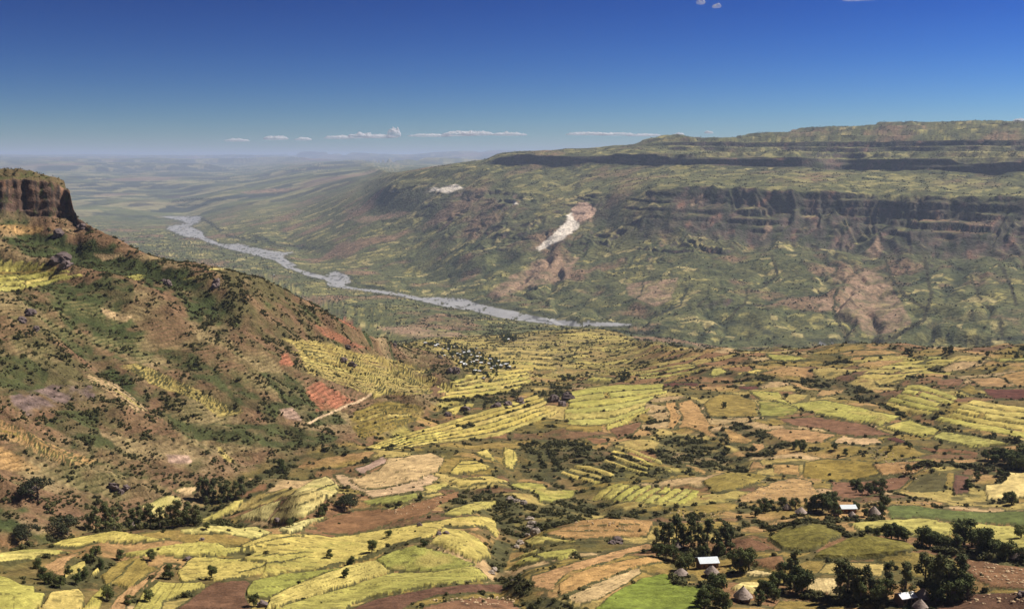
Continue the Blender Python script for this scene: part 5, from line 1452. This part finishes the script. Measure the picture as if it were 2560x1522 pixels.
def gable(name, L, Wd, h, rise, over, mat, n=14):
    """corrugated gable roof of two slopes, ridge along X"""
    parts = []
    for sgn in (-1, 1):
        v, f = [], []
        for i in range(n * 2 + 1):
            x = -L / 2 - over + (L + 2 * over) * i / (n * 2)
            o = 0.035 if i % 2 else 0.0
            for (yy, zz) in ((0, h + rise), (sgn * (Wd / 2 + over), h - over * rise / (Wd / 2))):
                v.append((x, yy, zz + o)); v.append((x, yy, zz + o - 0.05))
        for i in range(n * 2):
            a = i * 4; b = a + 4
            f += [(a, b, b + 2, a + 2), (a + 1, a + 3, b + 3, b + 1), (a + 2, b + 2, b + 3, a + 3), (a, a + 1, b + 1, b)]
        parts.append((np.array(v), np.array(f)))
    return parts
def house(u, v, L, Wd, h, rise, rz, label, mat, group=None):
    x, y, z = ground_px(u, v)
    e = bpy.data.objects.new('tin_roofed_house', None); COL.objects.link(e)
    e.location = (x, y, z); e.rotation_euler = (0, 0, rz)
    tag(e, label, 'house', group)
    wl = boxv((-L / 2, -Wd / 2, -0.8), (L / 2, Wd / 2, h - 0.06))
    tri = []
    for sx in (-1, 1):
        x0, x1 = sx * L / 2 - sx * 0.15, sx * L / 2
        vv = np.array([(x0, -Wd / 2, h - 0.06), (x1, -Wd / 2, h - 0.06), (x1, Wd / 2, h - 0.06), (x0, Wd / 2, h - 0.06), (x0, 0, h + rise - 0.07), (x1, 0, h + rise - 0.07)])
        tri.append((vv, np.array([(0, 1, 5, 4), (2, 3, 4, 5), (1, 2, 5, 5), (3, 0, 4, 4)])))
    vv, ff = wl
    w = link('wall', mesh_from('wall', vv, ff, None, M_MUD, False), e)
    for tv, tf in tri:
        me = bpy.data.meshes.new('gable_wall'); me.from_pydata(tv.tolist(), [], [tuple(dict.fromkeys(q)) for q in tf.tolist()]); me.materials.append(M_MUD)
        link('gable_wall', me, e)
    for pv_2, pf in gable('roof', L, Wd, h, rise, 0.35, mat):
        link('roof_panel', mesh_from('roof_panel', pv_2, pf, None, mat, False), e)
    link('door', boxes('door', [((-0.5, -Wd / 2 - 0.05, -0.1), (0.5, -Wd / 2 + 0.05, 1.95))], M_WOOD), e)
    for sx in (-1, 1):
        link('window', boxes('window', [((sx * L * 0.3 - 0.35, -Wd / 2 - 0.04, 1.0), (sx * L * 0.3 + 0.35, -Wd / 2 + 0.04, 1.7))], M_WOOD), e)
    return e
house(1768, 1418, 6.0, 5.2, 2.5, 1.0, 0.12, 'farmhouse with a bright pale blue tin roof beside round trees', M_TIN)
house(2118, 1282, 6.2, 4.6, 2.5, 0.9, 0.05, 'tin-roofed house of the hedged compound with thatched huts', M_TIN)
house(2262, 1508, 4.4, 3.6, 2.4, 0.8, 0.3, 'small white tin shed half hidden by tall eucalyptus', M_TIN2)
house(548, 668, 5, 4, 2.4, 0.9, 0.2, 'tiny white-roofed house on the brow of the hillside', M_TIN2)
house(686, 690, 4.5, 4, 2.4, 0.9, -0.2, 'tiny white house near the tip of the hillside brow', M_TIN2)
house(1268, 852, 6, 5, 2.6, 1.0, 0.3, 'white-roofed house in a dark grove beyond the village', M_TIN2)
# village of small tin roofs
V_W = boxes('wall', [((-2.2, -1.8, -0.8), (2.2, 1.8, 2.3))], M_MUD)
vv, ff = join(gable('roof', 4.4, 3.6, 2.3, 0.9, 0.3, M_TIN2, 4))
V_R = mesh_from('roof', vv, ff, None, M_TIN2, False)
V_D = boxes('door', [((-0.4, -1.86, -0.1), (0.4, -1.76, 1.8))], M_WOOD)
VILL = [(1075, 864), (1100, 868), (1115, 880), (1130, 872), (1150, 880), (1165, 884), (1180, 878), (1200, 890), (1215, 897), (1235, 905), (1255, 915), (1262, 920), (1240, 922), (1225, 915), (1195, 908), (1180, 905), (1165, 896), (1145, 895), (1120, 893), (1150, 908), (1175, 918), (1190, 925), (1205, 935), (1212, 945)]
vr = random.Random(4)
for k in range(44):
    bx_, by_ = VILL[k % len(VILL)]
    u = bx_ + vr.uniform(-13, 13); v = by_ + vr.uniform(-6, 6)
    x, y, z = ground_px(u, v)
    e = bpy.data.objects.new('village_house', None); COL.objects.link(e)
    s = 0.5 + 0.35 * vr.random()
    e.location = (x, y, z); e.rotation_euler = (0, 0, vr.uniform(-0.6, 0.6)); e.scale = (s, s, s)
    tag(e, 'small tin-roofed house in the tree-filled village', 'house', 'houses of the tree-filled village')
    link('wall', V_W, e); link('roof', V_R, e); link('door', V_D, e)
vt = []
for k in range(150):
    bx_, by_ = VILL[k % len(VILL)]
    vt.append('%.1f,%.1f,%.1f' % (bx_ + vr.gauss(0, 13), by_ + vr.gauss(0, 5), vr.uniform(3, 5.5)))
for k in range(26):
    vt.append('%.1f,%.1f,%.1f' % (1268 + vr.gauss(0, 17), 850 + vr.gauss(0, 4.5), vr.uniform(5, 9)))
trees(' '.join(vt), 'broad', 'dark round tree between the village houses', 'trees of the village')

# ------------------------------------------------------------------ clouds low over the horizon
cm_ = bpy.data.materials.new('cloud'); cm_.use_nodes = True
cn_ = cm_.node_tree; cn_.nodes.clear()
c_d = cn_.nodes.new('ShaderNodeBsdfDiffuse'); c_d.inputs['Color'].default_value = (0.86, 0.86, 0.88, 1)
c_t = cn_.nodes.new('ShaderNodeBsdfTranslucent'); c_t.inputs['Color'].default_value = (0.86, 0.86, 0.9, 1)
c_m = cn_.nodes.new('ShaderNodeMixShader'); c_m.inputs[0].default_value = 0.45
c_p = cn_.nodes.new('ShaderNodeBsdfTransparent')
c_n = cn_.nodes.new('ShaderNodeTexNoise'); c_n.inputs['Scale'].default_value = 0.0012; c_n.inputs['Detail'].default_value = 5
c_g = cn_.nodes.new('ShaderNodeNewGeometry'); cn_.links.new(c_g.outputs['Position'], c_n.inputs['Vector'])
c_r = cn_.nodes.new('ShaderNodeMapRange'); c_r.inputs['From Min'].default_value = 0.3; c_r.inputs['From Max'].default_value = 0.7
c_r.inputs['To Min'].default_value = 0.8; c_r.inputs['To Max'].default_value = 0.35
cn_.links.new(c_n.outputs['Fac'], c_r.inputs['Value'])
c_x = cn_.nodes.new('ShaderNodeMixShader'); co = cn_.nodes.new('ShaderNodeOutputMaterial')
cn_.links.new(c_d.outputs[0], c_m.inputs[1]); cn_.links.new(c_t.outputs[0], c_m.inputs[2])
cn_.links.new(c_r.outputs[0], c_x.inputs[0]); cn_.links.new(c_m.outputs[0], c_x.inputs[1]); cn_.links.new(c_p.outputs[0], c_x.inputs[2])
cn_.links.new(c_x.outputs[0], co.inputs['Surface'])
cmw = cm_.copy(); cmw.name = 'cloud_wisp'
for nd in cmw.node_tree.nodes:
    if nd.type == 'MAP_RANGE': nd.inputs['To Min'].default_value = 0.97; nd.inputs['To Max'].default_value = 0.72
CD = 96000.0
def cloud(u, v, w, h, i):
    a, e = az_el(u, v)
    x, y, z = CD * math.sin(float(a)), CD * math.cos(float(a)), CD * float(e)
    px = CD / F0
    import bmesh
    bm = bmesh.new(); bmesh.ops.create_icosphere(bm, subdivisions=5, radius=1.0)
    p = np.array([q.co[:] for q in bm.verts]); f = np.array([[q.index for q in g.verts] for g in bm.faces]); bm.free()
    W_, H_ = w * px / 2, h * px / 2
    lump = fbm(p[:, 0] * (W_ / 420) + i * 7, p[:, 1] * 2 + i, 4, 0.6)
    p2 = p.copy()
    top = p[:, 2] > 0
    p2[:, 2] = np.where(top, p[:, 2] * (0.55 + 1.5 * np.clip(lump + 0.35, 0, 1)), p[:, 2] * 0.35)
    p2 += 0.10 * np.stack([fbm(p[:, 1] * 6 + i, p[:, 2] * 6, 3), fbm(p[:, 0] * 6, p[:, 2] * 6 + i, 3), fbm(p[:, 0] * 8 + i, p[:, 1] * 8, 3)], -1)
    p2 *= (W_, max(500.0, W_ * 0.35), H_)
    o = link('cloud', mesh_from('cloud', p2, f, None, cm_ if v > 200 else cmw, True), None, (x, y, z))
    o.rotation_euler = (0, 0, -float(a))
    tag(o, 'small white cloud low above the hazy horizon' if v > 200 else 'faint wisp of cloud high in the deep blue sky', 'cloud', 'clouds along the horizon' if v > 200 else 'high wisps of cloud')
    return o
CLD = []
for i, (u, v, w, h) in enumerate([(592, 353, 60, 9), (690, 348, 60, 12), (758, 350, 42, 9), (850, 346, 80, 10), (905, 343, 70, 16), (950, 344, 80, 10), (985, 339, 34, 30), (1075, 341, 110, 9), (1150, 338, 90, 15), (1195, 337, 80, 13), (1272, 338, 90, 10), (1470, 337, 110, 10), (1540, 338, 100, 9), (1610, 340, 90, 8), (1698, 338, 24, 10), (1772, 333, 22, 8), (1752, 8, 22, 18), (1792, 18, 22, 12), (2150, 1, 80, 5), (2550, 303, 30, 8)]):
    CLD.append((cloud(u, v, w, h, i), u, v))
low = sorted((c for c in CLD if c[2] > 200), key=lambda c: abs(c[1] - 985))
low[0][0]['label'] = 'tallest puffy white cloud standing on the hazy horizon'
for k, c in enumerate(low[1:]): c[0]['label'] = f'small white horizon cloud, {ORD[k]} to the tallest puffy cloud'
